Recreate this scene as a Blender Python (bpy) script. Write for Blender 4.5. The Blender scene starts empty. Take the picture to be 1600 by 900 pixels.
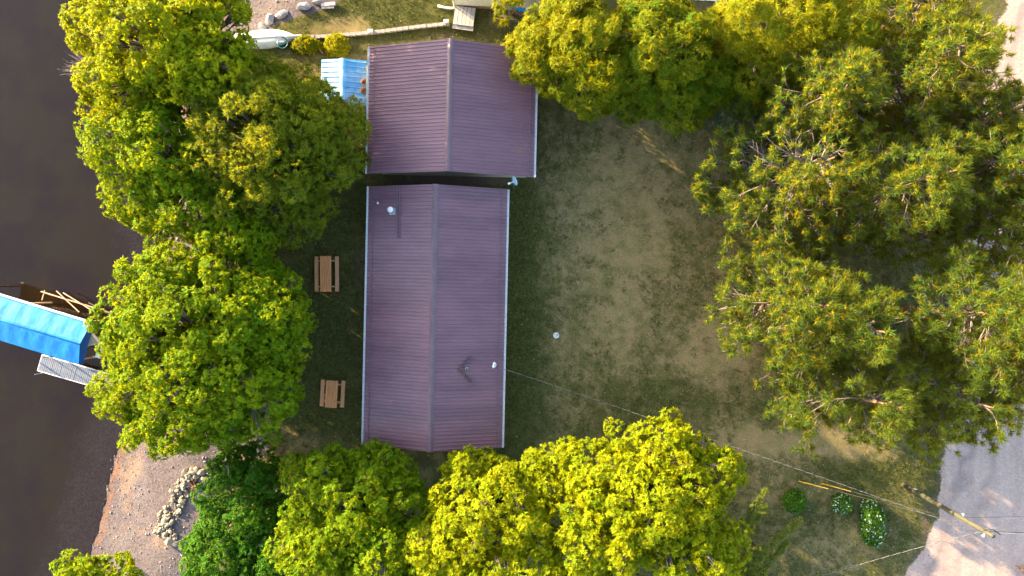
import bpy, math, random
import numpy as np
from mathutils import Vector, Matrix

# ------------------------------------------------------------------ camera, world, sun, exposure
sc = bpy.context.scene
col = sc.collection
CAM_H = 47.0
FPX = 1081.0                       # focal length in pixels of a 1600 wide frame
cam_data = bpy.data.cameras.new('drone_camera')
cam_data.sensor_width = 36.0
cam_data.lens = FPX / 1600.0 * 36.0
cam_data.clip_end = 3000.0
cam = bpy.data.objects.new('drone_camera', cam_data)
cam.location = (0, 0, CAM_H)
cam.rotation_euler = (0, 0, 0)
col.objects.link(cam)
sc.camera = cam

SUN_ELEV = math.radians(12.5)
SUN_AZ = math.radians(146.0)       # direction the light comes from, counter-clockwise from +X
sun_dir = Vector((math.cos(SUN_AZ) * math.cos(SUN_ELEV), math.sin(SUN_AZ) * math.cos(SUN_ELEV), math.sin(SUN_ELEV)))
world = bpy.data.worlds.new('World')
sc.world = world
world.use_nodes = True
wn = world.node_tree.nodes
wl = world.node_tree.links
for n_ in list(wn):
    wn.remove(n_)
w_out = wn.new('ShaderNodeOutputWorld')
w_bg = wn.new('ShaderNodeBackground')
w_sky = wn.new('ShaderNodeTexSky')
w_sky.sky_type = 'NISHITA'
w_sky.sun_disc = False
w_sky.sun_elevation = SUN_ELEV
w_sky.sun_rotation = math.pi / 2 - SUN_AZ
w_sky.air_density = 1.0
w_sky.dust_density = 2.0
w_sky.ozone_density = 1.0
w_bg.inputs['Strength'].default_value = 0.15
wl.new(w_sky.outputs[0], w_bg.inputs[0])
wl.new(w_bg.outputs[0], w_out.inputs[0])
sun_data = bpy.data.lights.new('sun', 'SUN')
sun_data.energy = 4.2
sun_data.angle = math.radians(0.5)
sun_data.color = (1.0, 0.80, 0.47)
sun = bpy.data.objects.new('sun', sun_data)
sun.rotation_euler = sun_dir.to_track_quat('Z', 'Y').to_euler()
sun.location = sun_dir * 100
col.objects.link(sun)

sc.view_settings.view_transform = 'Standard'
sc.view_settings.look = 'None'
sc.view_settings.exposure = 2.62
sc.view_settings.gamma = 1.0
sc.view_settings.use_curve_mapping = False
sc.cycles.max_bounces = 8
sc.cycles.transparent_max_bounces = 8

random.seed(7)
R = math.radians
WATER_Z = -0.8


# ------------------------------------------------------------------ helpers
def W(px, py, z=0.0):
    """point on the plane of height z that the photo's pixel (1600x900) sees"""
    s = (CAM_H - z) / FPX
    return Vector(((px - 800) * s, (450 - py) * s, z))


def _h(ix, iy, seed):
    v = np.sin(ix * 127.1 + iy * 311.7 + seed * 74.7) * 43758.5453
    return v - np.floor(v)


def vnoise(x, y, seed=0):
    x = np.asarray(x, float); y = np.asarray(y, float)
    xi = np.floor(x); yi = np.floor(y)
    fx = x - xi; fy = y - yi
    fx = fx * fx * (3 - 2 * fx); fy = fy * fy * (3 - 2 * fy)
    a = _h(xi, yi, seed); b = _h(xi + 1, yi, seed); c = _h(xi, yi + 1, seed); d = _h(xi + 1, yi + 1, seed)
    return a + (b - a) * fx + (c - a) * fy + (a - b - c + d) * fx * fy


def fbm(x, y, seed=0):
    return .55 * vnoise(x, y, seed) + .3 * vnoise(x * 2.1, y * 2.1, seed + 3) + .15 * vnoise(x * 4.3, y * 4.3, seed + 5)


def sstep(a, b, x):
    t = np.clip((x - a) / (b - a), 0, 1)
    return t * t * (3 - 2 * t)


def tag(o, label=None, cat=None, group=None, kind=None):
    if label: o['label'] = label
    if cat: o['category'] = cat
    if group: o['group'] = group
    if kind: o['kind'] = kind
    return o


def empty(name, loc, rz=0.0):
    o = bpy.data.objects.new(name, None)
    o.location = loc
    o.rotation_euler = (0, 0, rz)
    o.empty_display_size = .3
    col.objects.link(o)
    return o


def link_mesh(name, me, mat=None, parent=None):
    o = bpy.data.objects.new(name, me)
    col.objects.link(o)
    if mat is not None and len(me.materials) == 0:
        me.materials.append(mat)
    if parent is not None:
        o.parent = parent
    return o


def np_mesh(name, verts, faces_flat, sizes):
    me = bpy.data.meshes.new(name)
    me.vertices.add(len(verts))
    me.vertices.foreach_set('co', np.ascontiguousarray(verts, dtype=np.float32).ravel())
    me.loops.add(len(faces_flat))
    me.loops.foreach_set('vertex_index', np.ascontiguousarray(faces_flat, dtype=np.int32))
    sizes = np.asarray(sizes, dtype=np.int32)
    starts = np.concatenate([[0], np.cumsum(sizes)[:-1]]).astype(np.int32)
    me.polygons.add(len(sizes))
    me.polygons.foreach_set('loop_start', starts)
    me.update(calc_edges=True)
    return me


def set_attr(me, name, vals):
    a = me.attributes.new(name, 'FLOAT', 'POINT')
    a.data.foreach_set('value', np.ascontiguousarray(vals, dtype=np.float32))


class MB:
    """collects shapes, links them as ONE mesh object"""
    def __init__(self):
        self.v = []; self.f = []

    def add(self, vs, fs):
        k = len(self.v)
        self.v += [Vector(p) for p in vs]
        self.f += [tuple(i + k for i in f) for f in fs]
        return self

    def box(self, c, s, rz=0.0, m=None):
        hx, hy, hz = s[0] / 2, s[1] / 2, s[2] / 2
        vs = [Vector((x, y, z)) for z in (-hz, hz) for x, y in ((-hx, -hy), (hx, -hy), (hx, hy), (-hx, hy))]
        M = Matrix.Rotation(rz, 3, 'Z') if m is None else m
        vs = [M @ p + Vector(c) for p in vs]
        return self.add(vs, [(3, 2, 1, 0), (4, 5, 6, 7), (0, 1, 5, 4), (1, 2, 6, 5), (2, 3, 7, 6), (3, 0, 4, 7)])

    def bar(self, p0, p1, w, h):
        p0 = Vector(p0); p1 = Vector(p1)
        d = p1 - p0
        q = d.to_track_quat('X', 'Z').to_matrix()
        return self.box((p0 + p1) / 2, (d.length, w, h), m=q)

    def tube(self, pts, rad, n=8, cap=True):
        pts = [Vector(p) for p in pts]
        if not hasattr(rad, '__len__'):
            rad = [rad] * len(pts)
        k = len(self.v)
        m = len(pts)
        for i, p in enumerate(pts):
            t = (pts[min(i + 1, m - 1)] - pts[max(i - 1, 0)]).normalized()
            a = Vector((0, 0, 1)) if abs(t.z) < .9 else Vector((1, 0, 0))
            u = t.cross(a).normalized(); w = t.cross(u)
            for j in range(n):
                an = 2 * math.pi * j / n
                self.v.append(p + (u * math.cos(an) + w * math.sin(an)) * rad[i])
        for i in range(m - 1):
            for j in range(n):
                a_ = k + i * n + j; b_ = k + i * n + (j + 1) % n
                self.f.append((a_, b_, b_ + n, a_ + n))
        if cap:
            self.f.append(tuple(k + j for j in range(n))[::-1])
            self.f.append(tuple(k + (m - 1) * n + j for j in range(n)))
        return self

    def lathe(self, prof, c=(0, 0, 0), n=16, m=None):
        """prof: list of (r, z)"""
        k = len(self.v)
        M = m or Matrix.Identity(3)
        for r, z in prof:
            for j in range(n):
                an = 2 * math.pi * j / n
                self.v.append(M @ Vector((r * math.cos(an), r * math.sin(an), z)) + Vector(c))
        for i in range(len(prof) - 1):
            for j in range(n):
                a_ = k + i * n + j; b_ = k + i * n + (j + 1) % n
                self.f.append((a_, b_, b_ + n, a_ + n))
        self.f.append(tuple(k + j for j in range(n))[::-1])
        self.f.append(tuple(k + (len(prof) - 1) * n + j for j in range(n)))
        return self

    def build(self, name, mat, parent=None, smooth=False, off=None):
        me = bpy.data.meshes.new(name)
        vs = self.v if off is None else [p - Vector(off) for p in self.v]
        me.from_pydata([tuple(p) for p in vs], [], self.f)
        me.update()
        if smooth:
            me.polygons.foreach_set('use_smooth', [True] * len(me.polygons))
        return link_mesh(name, me, mat, parent)


# ------------------------------------------------------------------ materials
class NT:
    def __init__(self, name):
        self.m = bpy.data.materials.new(name)
        self.m.use_nodes = True
        self.t = self.m.node_tree
        self.t.nodes.clear()
        self.out = self.t.nodes.new('ShaderNodeOutputMaterial')

    def n(self, typ, ins=None, **props):
        nd = self.t.nodes.new(typ)
        for k, v in props.items():
            setattr(nd, k, v)
        for k, v in (ins or {}).items():
            self.put(nd.inputs[k], v)
        return nd

    def put(self, sock, v):
        if isinstance(v, bpy.types.NodeSocket):
            self.t.links.new(v, sock)
        elif isinstance(v, bpy.types.Node):
            self.t.links.new(v.outputs[0], sock)
        else:
            if sock.type == 'RGBA' and len(v) == 3:
                v = (*v, 1)
            sock.default_value = v

    def noise(self, vec, scale, detail=3.0, rough=.55):
        return self.n('ShaderNodeTexNoise', {'Vector': vec, 'Scale': scale, 'Detail': detail, 'Roughness': rough}).outputs['Fac']

    def math(self, op, a, b=0.0, c=0.0):
        return self.n('ShaderNodeMath', {0: a, 1: b, 2: c}, operation=op).outputs[0]

    def ss(self, x, a, b):
        return self.n('ShaderNodeMapRange', {'Value': x, 'From Min': a, 'From Max': b, 'To Min': 0.0, 'To Max': 1.0},
                      interpolation_type='SMOOTHSTEP').outputs['Result']

    def mix(self, f, a, b):
        nd = self.t.nodes.new('ShaderNodeMix')
        nd.data_type = 'RGBA'
        self.put(nd.inputs[0], f); self.put(nd.inputs[6], a); self.put(nd.inputs[7], b)
        return nd.outputs[2]

    def attr(self, name):
        return self.n('ShaderNodeAttribute', attribute_name=name).outputs['Fac']

    def pos(self):
        return self.n('ShaderNodeNewGeometry').outputs['Position']

    def scaled(self, vec, s):
        return self.n('ShaderNodeVectorMath', {0: vec, 1: s}, operation='MULTIPLY').outputs[0]

    def bump(self, h, strength=.3, dist=.02):
        return self.n('ShaderNodeBump', {'Height': h, 'Strength': strength, 'Distance': dist}).outputs[0]

    def surf(self, s):
        self.t.links.new(s.outputs[0] if isinstance(s, bpy.types.Node) else s, self.out.inputs[0])
        return self.m

    def principled(self, **k):
        ins = {}
        for a, b in k.items():
            ins[{'color': 'Base Color', 'rough': 'Roughness', 'metal': 'Metallic', 'normal': 'Normal', 'spec': 'Specular IOR Level',
                 'coat': 'Coat Weight'}[a]] = b
        return self.surf(self.n('ShaderNodeBsdfPrincipled', ins))


def simple_mat(name, c0, c1, rough=.6, scale=3.0, metal=0.0, bump=.2, stretch=(1, 1, 1), dist=.01):
    t = NT(name)
    p = t.n('ShaderNodeTexCoord').outputs['Object']
    p = t.scaled(p, stretch)
    a = t.noise(p, scale, 4.0)
    b = t.noise(p, scale * 7, 2.0)
    f = t.ss(t.math('ADD', t.math('MULTIPLY', a, .7), t.math('MULTIPLY', b, .3)), .3, .7)
    return t.principled(color=t.mix(f, c0, c1), rough=rough, metal=metal, normal=t.bump(b, bump, dist))


def leaf_mat(name, dark, light, trans, amount=.4):
    t = NT(name)
    tone = t.attr('tone')
    c = t.mix(tone, dark, light)
    d = t.n('ShaderNodeBsdfPrincipled', {'Base Color': c, 'Roughness': .6, 'Specular IOR Level': .10})
    tr = t.n('ShaderNodeBsdfTranslucent', {'Color': t.mix(.5, c, trans)})
    mx = t.n('ShaderNodeMixShader', {0: amount, 1: d.outputs[0], 2: tr.outputs[0]})
    return t.surf(mx)


M = {}
M['maple'] = leaf_mat('maple_leaf', (.048, .165, .003), (.27, .32, .004), (.60, .52, .003), .46)
M['maple_yellow'] = leaf_mat('yellow_maple_leaf', (.060, .165, .003), (.32, .335, .004), (.68, .56, .003), .46)
M['maple_deep'] = leaf_mat('deep_green_leaf', (.022, .105, .006), (.085, .20, .008), (.22, .30, .006), .40)
M['ash'] = leaf_mat('ash_leaf', (.042, .125, .004), (.30, .275, .005), (.64, .44, .004), .44)
M['willow'] = leaf_mat('willow_leaf', (.06, .150, .008), (.32, .31, .008), (.64, .46, .006), .44)
M['grey_leaf'] = leaf_mat('grey_green_leaf', (.055, .095, .040), (.15, .19, .085), (.12, .15, .04), .3)
M['cedar'] = leaf_mat('cedar_spray', (.026, .105, .010), (.22, .255, .010), (.80, .58, .005), .44)
M['pine'] = leaf_mat('pine_needle', (.009, .056, .017), (.095, .170, .020), (.95, .72, .006), .50)
M['spire'] = leaf_mat('spire_needle', (.06, .13, .035), (.32, .32, .04), (.40, .36, .03), .35)
M['shrub'] = leaf_mat('shrub_leaf', (.035, .12, .010), (.11, .21, .016), (.14, .22, .02), .3)
M['yellow_shrub'] = leaf_mat('yellow_shrub_leaf', (.20, .21, .008), (.38, .34, .010), (.50, .42, .01), .45)
M['grass_blade'] = leaf_mat('grass_blade', (.075, .09, .018), (.20, .175, .06), (.09, .11, .03), .3)
M['petal'] = simple_mat('white_petal', (.62, .66, .66), (.78, .80, .80), .6)
M['bark'] = simple_mat('grey_bark', (.07, .05, .04), (.19, .15, .125), .9, 6, bump=.6, stretch=(1, 1, .25))
M['pine_bark'] = simple_mat('orange_pine_bark', (.16, .075, .035), (.34, .175, .085), .9, 5, bump=.7, stretch=(1, 1, .3))
M['twig'] = simple_mat('grey_twig', (.16, .12, .10), (.32, .26, .23), .9, 8)
M['dead_leaf'] = simple_mat('dry_brown_leaf', (.24, .10, .04), (.42, .20, .10), .8, 9)
M['white_metal'] = simple_mat('white_painted_metal', (.68, .68, .67), (.82, .82, .80), .4, 2, bump=.05)
M['steel'] = simple_mat('galvanised_steel', (.42, .44, .46), (.60, .62, .64), .35, 6, metal=.7, bump=.08)
M['wall'] = simple_mat('cream_siding', (.42, .38, .31), (.50, .46, .39), .7, 3, stretch=(1, 1, 6))
M['brown_trim'] = simple_mat('brown_trim', (.06, .035, .03), (.10, .06, .05), .5, 4)
M['pale_siding'] = simple_mat('pale_siding', (.52, .55, .52), (.62, .65, .62), .55, 4)
M['foundation'] = simple_mat('brown_plinth', (.16, .10, .08), (.25, .17, .13), .9, 5)
M['window_frame'] = simple_mat('white_frame', (.70, .70, .68), (.80, .80, .78), .45, 4, bump=.03)
M['picnic'] = simple_mat('stained_cedar_board', (.56, .20, .065), (.78, .34, .12), .65, 2.2, stretch=(7, .6, 1), bump=.25)
M['picnic_pale'] = simple_mat('weathered_cedar_board', (.54, .23, .10), (.70, .35, .17), .7, 2.2, stretch=(7, .6, 1), bump=.25)
M['dock'] = simple_mat('weathered_dock_board', (.13, .145, .19), (.28, .30, .37), .7, 2.5, stretch=(4, .8, 1))
M['deck'] = simple_mat('grey_deck_board', (.30, .27, .255), (.48, .44, .42), .75, 2.0, stretch=(5, .6, 1))
M['roll_highlight'] = simple_mat('white_highlight_vinyl', (.66, .66, .68), (.82, .82, .84), .45, 3)  # white colour standing in for a highlight on the canopy's rolled edge
M['lift'] = simple_mat('sun_tinted_lift_tube', (.42, .30, .20), (.58, .43, .29), .45, 5, metal=.2)  # tan tint puts warm sunlight into the colour of aluminium tubes
M['hull'] = simple_mat('white_hull', (.62, .61, .58), (.80, .79, .76), .3, 1.5, bump=.03)
M['teal'] = simple_mat('dark_teal_plastic', (.008, .07, .085), (.015, .11, .12), .4, 3)
t = NT('pale_fieldstone')
_p = t.n('ShaderNodeTexCoord').outputs['Object']
_r = t.n('ShaderNodeObjectInfo').outputs['Random']
_c = t.mix(_r, (.10, .088, .078), (.32, .27, .195))
_c = t.mix(t.math('MULTIPLY', t.ss(t.noise(_p, 3.0, 4.0), .4, .65), .5), _c, (.22, .18, .15))
M['stone'] = t.principled(color=_c, rough=.9, normal=t.bump(t.noise(_p, 8.0, 4.0), .5, .03))
M['boulder'] = simple_mat('grey_boulder', (.20, .19, .21), (.40, .37, .38), .85, 3.5, bump=.6, dist=.04)
M['block'] = simple_mat('concrete_block', (.24, .21, .19), (.40, .36, .33), .9, 5, bump=.5)
M['pebble'] = simple_mat('pebble', (.13, .10, .09), (.33, .27, .255), .85, 4)
M['ash_bed'] = simple_mat('ash_and_char', (.03, .028, .03), (.22, .20, .21), .95, 6, bump=.5)
M['charred'] = simple_mat('charred_log', (.03, .022, .018), (.26, .09, .04), .9, 5, bump=.5)
M['pole'] = simple_mat('treated_pole', (.045, .043, .026), (.095, .088, .054), .85, 5, stretch=(3, 3, .3), bump=.4)
M['cable'] = simple_mat('black_cable', (.03, .03, .032), (.06, .06, .06), .6, 5)
M['bare_wire'] = simple_mat('bare_aluminium_wire', (.20, .20, .20), (.30, .30, .30), .5, 5)
M['guard'] = simple_mat('yellow_guy_guard', (.62, .36, .02), (.75, .47, .04), .5, 3)
M['porcelain'] = simple_mat('white_insulator', (.70, .70, .70), (.80, .80, .80), .3, 3)
M['car'] = simple_mat('navy_car_paint', (.006, .010, .022), (.010, .016, .034), .25, 2, bump=0)
M['glass'] = simple_mat('dark_glass', (.012, .014, .018), (.03, .035, .04), .08, 2, bump=0)
M['rubber'] = simple_mat('black_rubber', (.015, .015, .015), (.03, .03, .03), .8, 4)
M['lamp_lens'] = simple_mat('clear_lens', (.5, .5, .5), (.65, .65, .65), .15, 4)
M['red_lens'] = simple_mat('red_lens', (.30, .01, .01), (.40, .02, .02), .2, 4)
M['rust'] = simple_mat('rusted_iron', (.17, .045, .018), (.36, .12, .05), .85, 7, bump=.4)
M['concrete_lid'] = simple_mat('white_concrete', (.55, .53, .50), (.72, .70, .66), .8, 5)
M['dish'] = simple_mat('pale_blue_dish', (.34, .52, .62), (.42, .60, .70), .45, 3)
M['firewood'] = simple_mat('split_firewood', (.18, .085, .055), (.36, .20, .13), .85, 5, bump=.4)
M['old_board'] = simple_mat('pale_old_board', (.38, .31, .29), (.56, .48, .45), .8, 4)


def roof_mat(name, c0, c1, rust, eave_u, rough=.34):
    """painted ribbed metal, with blotches and rust stains"""
    t = NT(name)
    p = t.pos()
    oc = t.n('ShaderNodeTexCoord').outputs['Object']
    rnd = t.n('ShaderNodeObjectInfo').outputs['Random']
    a = t.noise(t.scaled(p, (.35, 1.2, 1)), 1.0, 4.0)
    b = t.noise(t.scaled(p, (1, 6, 1)), 5.0, 3.0)
    f = t.math('ADD', t.math('MULTIPLY', a, .6), t.math('ADD', t.math('MULTIPLY', b, .25), t.math('MULTIPLY', rnd, .22)))
    c = t.mix(t.ss(f, .3, .7), c0, c1)
    ux = t.math('ABSOLUTE', t.n('ShaderNodeSeparateXYZ', {0: oc}).outputs['X'])
    near = t.math('MULTIPLY', t.ss(ux, eave_u - .55, eave_u - .40), t.ss(ux, eave_u - .16, eave_u - .28))
    spots = t.ss(t.noise(t.scaled(p, (1.5, .8, 1)), 2.2, 4.0), .52, .66)
    c = t.mix(t.math('MULTIPLY', t.math('MULTIPLY', near, spots), rust), c, (.30, .12, .045))
    specks = t.ss(t.noise(p, 13.0, 1.0), .74, .80)
    c = t.mix(t.math('MULTIPLY', specks, .25), c, (.20, .16, .13))
    return t.principled(color=c, rough=t.math('ADD', rough - .08, t.math('MULTIPLY', b, .2)), spec=.55)


M['roof'] = roof_mat('brown_metal_roof', (.160, .078, .096), (.228, .110, .130), .0, 4.7)
M['roof_rust'] = roof_mat('brown_metal_roof_stained', (.165, .080, .098), (.22, .108, .128), .75, 4.7)
M['ridge'] = simple_mat('ridge_cap_brown', (.13, .080, .095), (.17, .105, .12), .38, 2, bump=.03)


def blue_roof_mat():
    t = NT('faded_blue_metal')
    p = t.pos()
    a = t.noise(p, 1.6, 4.0)
    b = t.noise(t.scaled(p, (3, 12, 1)), 2.0, 3.0)
    c = t.mix(t.ss(a, .35, .65), (.11, .37, .62), (.34, .55, .74))
    c = t.mix(t.math('MULTIPLY', t.ss(b, .6, .75), .3), c, (.55, .66, .76))
    return t.principled(color=c, rough=.42, normal=t.bump(b, .1, .01))


M['blue_roof'] = blue_roof_mat()


def tarp_mat(name, c0, c1):
    t = NT(name)
    p = t.n('ShaderNodeTexCoord').outputs['Object']
    a = t.noise(p, 1.3, 3.0)
    b = t.noise(t.scaled(p, (1, .5, 1)), 4.0, 4.0, .6)
    return t.principled(color=t.mix(t.ss(a, .3, .7), c0, c1), rough=.6, spec=.3, normal=t.bump(b, .35, .06))


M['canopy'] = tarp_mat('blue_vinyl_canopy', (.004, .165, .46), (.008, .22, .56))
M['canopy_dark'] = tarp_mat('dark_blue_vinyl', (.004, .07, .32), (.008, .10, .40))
M['tarp'] = tarp_mat('bright_blue_tarp', (.01, .20, .55), (.02, .28, .66))


def ground_mat():
    t = NT('ground_cover')
    p = t.pos()
    nl = t.noise(p, .28, 3.0); nm = t.noise(p, 1.3, 4.0, .6); nf = t.noise(p, 6.0, 4.0, .65); nx = t.noise(p, 26.0, 3.0, .7)
    g = t.attr('green'); sd = t.attr('sand'); rd = t.attr('road'); bed = t.attr('bed'); dirt = t.attr('dirt')
    # grass, living and dry
    w = t.math('ADD', g, t.math('ADD', t.math('MULTIPLY', t.math('SUBTRACT', nl, .5), .9),
                                t.math('ADD', t.math('MULTIPLY', t.math('SUBTRACT', nm, .5), 1.0),
                                       t.math('MULTIPLY', t.math('SUBTRACT', nf, .5), .9))))
    green = t.mix(t.ss(nf, .3, .72), (.034, .044, .009), (.115, .108, .028))
    green = t.mix(t.math('MULTIPLY', t.ss(nx, .5, .75), .45), green, (.15, .14, .06))
    tan = t.mix(t.ss(nx, .25, .75), (.165, .112, .045), (.36, .262, .125))
    tan = t.mix(t.ss(nm, .35, .7), tan, t.mix(nx, (.165, .135, .045), (.235, .19, .075)))
    c = t.mix(t.ss(w, .18, .88), tan, green)
    soil = t.mix(t.ss(nx, .3, .7), (.085, .052, .038), (.20, .130, .098))
    c = t.mix(t.ss(t.math('ADD', dirt, t.math('MULTIPLY', t.math('SUBTRACT', nm, .5), .9)), .35, .65), c, soil)
    # pebbly sand
    vo = t.n('ShaderNodeTexVoronoi', {'Vector': p, 'Scale': 11.0})
    peb = vo.outputs['Color']
    pv = t.n('ShaderNodeSeparateColor', {0: peb}).outputs[0]
    sand = t.mix(t.ss(t.math('ADD', t.math('MULTIPLY', nm, .6), t.math('MULTIPLY', nl, .4)), .35, .65), (.098, .077, .080), (.145, .121, .130))
    sand = t.mix(.45, sand, t.mix(pv, (.065, .048, .048), (.20, .165, .17)))
    sand = t.mix(t.math('MULTIPLY', t.ss(nl, .55, .7), .3), sand, (.44, .26, .13))
    c = t.mix(t.ss(t.math('ADD', sd, t.math('MULTIPLY', t.math('SUBTRACT', nf, .5), .5)), .38, .62), c, sand)
    # worn pale gravel-asphalt road
    st = t.noise(t.scaled(p, (1.0, .10, 1)), 1.1, 4.0)
    rc = t.mix(t.ss(st, .3, .7), (.42, .275, .22), (.54, .38, .31))
    rc = t.mix(.28, rc, t.mix(pv, (.25, .175, .145), (.60, .46, .39)))
    rc = t.mix(t.math('MULTIPLY', t.ss(nm, .62, .78), .35), rc, (.16, .125, .12))
    rc = t.mix(t.math('MULTIPLY', t.attr('track'), t.math('MULTIPLY', t.ss(st, .25, .6), .6)), rc, (.17, .135, .13))
    c = t.mix(t.ss(t.math('ADD', rd, t.math('MULTIPLY', t.math('SUBTRACT', nf, .5), .7)), .35, .65), c, rc)
    # lake bed: silt far out, pebbles near the shore, rusty line at the water's edge
    silt = t.mix(t.ss(nl, .35, .65), (.185, .088, .050), (.235, .132, .042))
    shal = t.mix(pv, (.23, .132, .096), (.40, .26, .20))
    near = t.attr('near')
    bc = t.mix(t.ss(t.math('ADD', near, t.math('MULTIPLY', t.math('SUBTRACT', nm, .5), .6)), .3, .75), silt, shal)
    c = t.mix(t.ss(bed, .3, .7), c, bc)
    edge = t.attr('edge')
    c = t.mix(t.math('MULTIPLY', edge, t.ss(nm, .3, .6)), c, (.30, .135, .055))
    h = t.math('ADD', t.math('MULTIPLY', nx, .6), t.math('ADD', t.math('MULTIPLY', nf, .8), t.math('MULTIPLY', vo.outputs['Distance'], .2)))
    return t.principled(color=c, rough=.95, spec=.1, normal=t.bump(h, .75, .06))


M['ground'] = ground_mat()


def water_mat():
    t = NT('lake_water')
    p = t.pos()
    a = t.noise(p, 2.2, 3.0)
    nrm = t.bump(a, .12, .03)
    tr = t.n('ShaderNodeBsdfTransparent', {'Color': (.80, .70, .58)})
    gl = t.n('ShaderNodeBsdfGlossy', {'Color': (1, 1, 1), 'Roughness': .04, 'Normal': nrm})
    fr = t.n('ShaderNodeFresnel', {'IOR': 1.33, 'Normal': nrm})
    return t.surf(t.n('ShaderNodeMixShader', {0: fr.outputs[0], 1: tr.outputs[0], 2: gl.outputs[0]}))


M['water'] = water_mat()

# ------------------------------------------------------------------ terrain
_shore = [(118, 960), (128, 900), (150, 830), (165, 770), (185, 700), (205, 655), (235, 590), (255, 520), (262, 450),
          (258, 390), (246, 350), (255, 300), (272, 200), (300, 100), (345, 20), (385, -60)]
_inner = [(300, 960), (296, 900), (300, 850), (318, 790), (335, 745), (418, 712), (424, 660), (395, 560), (372, 450), (345, 350),
          (352, 200), (380, 100), (425, 40), (520, 12), (545, -60)]
_sh = np.array([W(a, b, WATER_Z)[:2] for a, b in _shore]); _sh = _sh[np.argsort(_sh[:, 1])]
_in = np.array([W(a, b, 0)[:2] for a, b in _inner]); _in = _in[np.argsort(_in[:, 1])]
_rd = np.array([W(a, b, 0)[:2] for a, b in [(1585, -40), (1580, 0), (1548, 90), (1532, 170), (1512, 300), (1502, 450), (1494, 600), (1480, 720),
                                            (1468, 770), (1452, 830), (1420, 900), (1398, 950)]]); _rd = _rd[np.argsort(_rd[:, 1])]


def shore_d(x, y):
    return np.asarray(x) - np.interp(y, _sh[:, 1], _sh[:, 0]) + (fbm(np.asarray(x) * .6, np.asarray(y) * .6, 2) - .5) * .7


def gz(x, y):
    d = shore_d(x, y)
    land = WATER_Z + .8 * sstep(0, 6.5, d)
    sea = np.maximum(WATER_Z + .13 * d, -2.6)
    z = np.where(d > 0, land, sea)
    return z + (fbm(np.asarray(x) * .25, np.asarray(y) * .25, 9) - .5) * .10 * sstep(3, 8, d) - .05 * sstep(3, 8, d)


def gzf(x, y):
    return float(gz(np.array([x]), np.array([y]))[0])


def axis(lo, hi, step, far):
    a = list(np.arange(lo, hi + 1e-6, step))
    s = step
    up = [a[-1]]; dn = [a[0]]
    while up[-1] < far:
        s *= 1.6
        up.append(up[-1] + s)
    s = step
    while dn[-1] > -far:
        s *= 1.6
        dn.append(dn[-1] - s)
    return np.array(dn[1:][::-1] + a + up[1:])


def blob(x, y, px, py, rx, ry):
    c = W(px, py)
    return np.exp(-(((x - c.x) * 23 / rx) ** 2 + ((y - c.y) * 23 / ry) ** 2))


gx = axis(-37, 37, .25, 700); gy = axis(-22.5, 22.5, .25, 700)
GX, GY = np.meshgrid(gx, gy)
GZ = gz(GX, GY)
D = shore_d(GX, GY)
wob = (fbm(GX * .7, GY * .7, 4) - .5) * 1.6
din = GX - np.interp(GY, _in[:, 1], _in[:, 0]) + wob
drd = GX - np.interp(GY, _rd[:, 1], _rd[:, 0]) + (fbm(GX * .9, GY * .9, 6) - .5) * 1.7
A_bed = sstep(.15, -.15, D)
A_track = np.exp(-((drd - 1.35) / .33) ** 2) + .7 * np.exp(-((drd - 3.3) / .4) ** 2)
A_near = np.clip(1 + D / 6.0, 0, 1)
A_edge = np.exp(-((D - .35) / .28) ** 2) * .6
A_sand = sstep(.5, -.5, din) * (1 - A_bed)
A_road = sstep(-.5, .5, drd)
PX = GX * 23 + 800; PY = 450 - GY * 23
green = np.full(GX.shape, .70)
green -= .42 * blob(GX, GY, 985, 330, 135, 230)
green -= .12 * blob(GX, GY, 950, 520, 110, 80)
green += .35 * blob(GX, GY, 815, 330, 30, 190) + .35 * blob(GX, GY, 815, 560, 34, 140)
green += .25 * blob(GX, GY, 1040, 620, 150, 26)
green -= .55 * blob(GX, GY, 1130, 560, 60, 60) + .55 * blob(GX, GY, 1200, 690, 110, 22) + .3 * blob(GX, GY, 890, 640, 40, 24)
green -= .45 * blob(GX, GY, 1330, 700, 110, 26)
green += .35 * blob(GX, GY, 1360, 735, 90, 22)
green -= .40 * blob(GX, GY, 1230, 760, 60, 30) + .25 * blob(GX, GY, 1290, 860, 90, 40)
green -= .8 * blob(GX, GY, 540, 38, 42, 15)
green += .25 * blob(GX, GY, 500, 520, 70, 220) + .3 * blob(GX, GY, 620, 20, 120, 30)
green -= .5 * blob(GX, GY, 460, 690, 40, 30)
dirt = np.zeros(GX.shape)
dirt += .55 * blob(GX, GY, 562, 420, 12, 70) + .75 * blob(GX, GY, 700, 282, 150, 14) + .45 * blob(GX, GY, 690, 730, 120, 18)
dirt += .40 * blob(GX, GY, 843, 200, 14, 110) + .5 * blob(GX, GY, 690, 56, 40, 12) + .35 * blob(GX, GY, 830, 40, 60, 20)
dirt += .18 * blob(GX, GY, 1090, 420, 30, 190) + .45 * blob(GX, GY, 1300, 300, 200, 150) + .4 * blob(GX, GY, 1300, 560, 160, 120)
dirt += .35 * blob(GX, GY, 1200, 200, 120, 80) + .5 * blob(GX, GY, 430, 660, 20, 60)
dirt += .6 * blob(GX, GY, 1290, 783, 16, 10) + .5 * blob(GX, GY, 1348, 830, 12, 40)
dirt += .45 * np.exp(-((drd + .3) / .7) ** 2)
ny, nx_ = GX.shape
idx = np.arange(ny * nx_).reshape(ny, nx_)
quads = np.stack([idx[:-1, :-1], idx[:-1, 1:], idx[1:, 1:], idx[1:, :-1]], -1).reshape(-1, 4)


def qmean(a):
    return (a[:-1, :-1] + a[:-1, 1:] + a[1:, 1:] + a[1:, :-1]).reshape(-1) / 4


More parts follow.
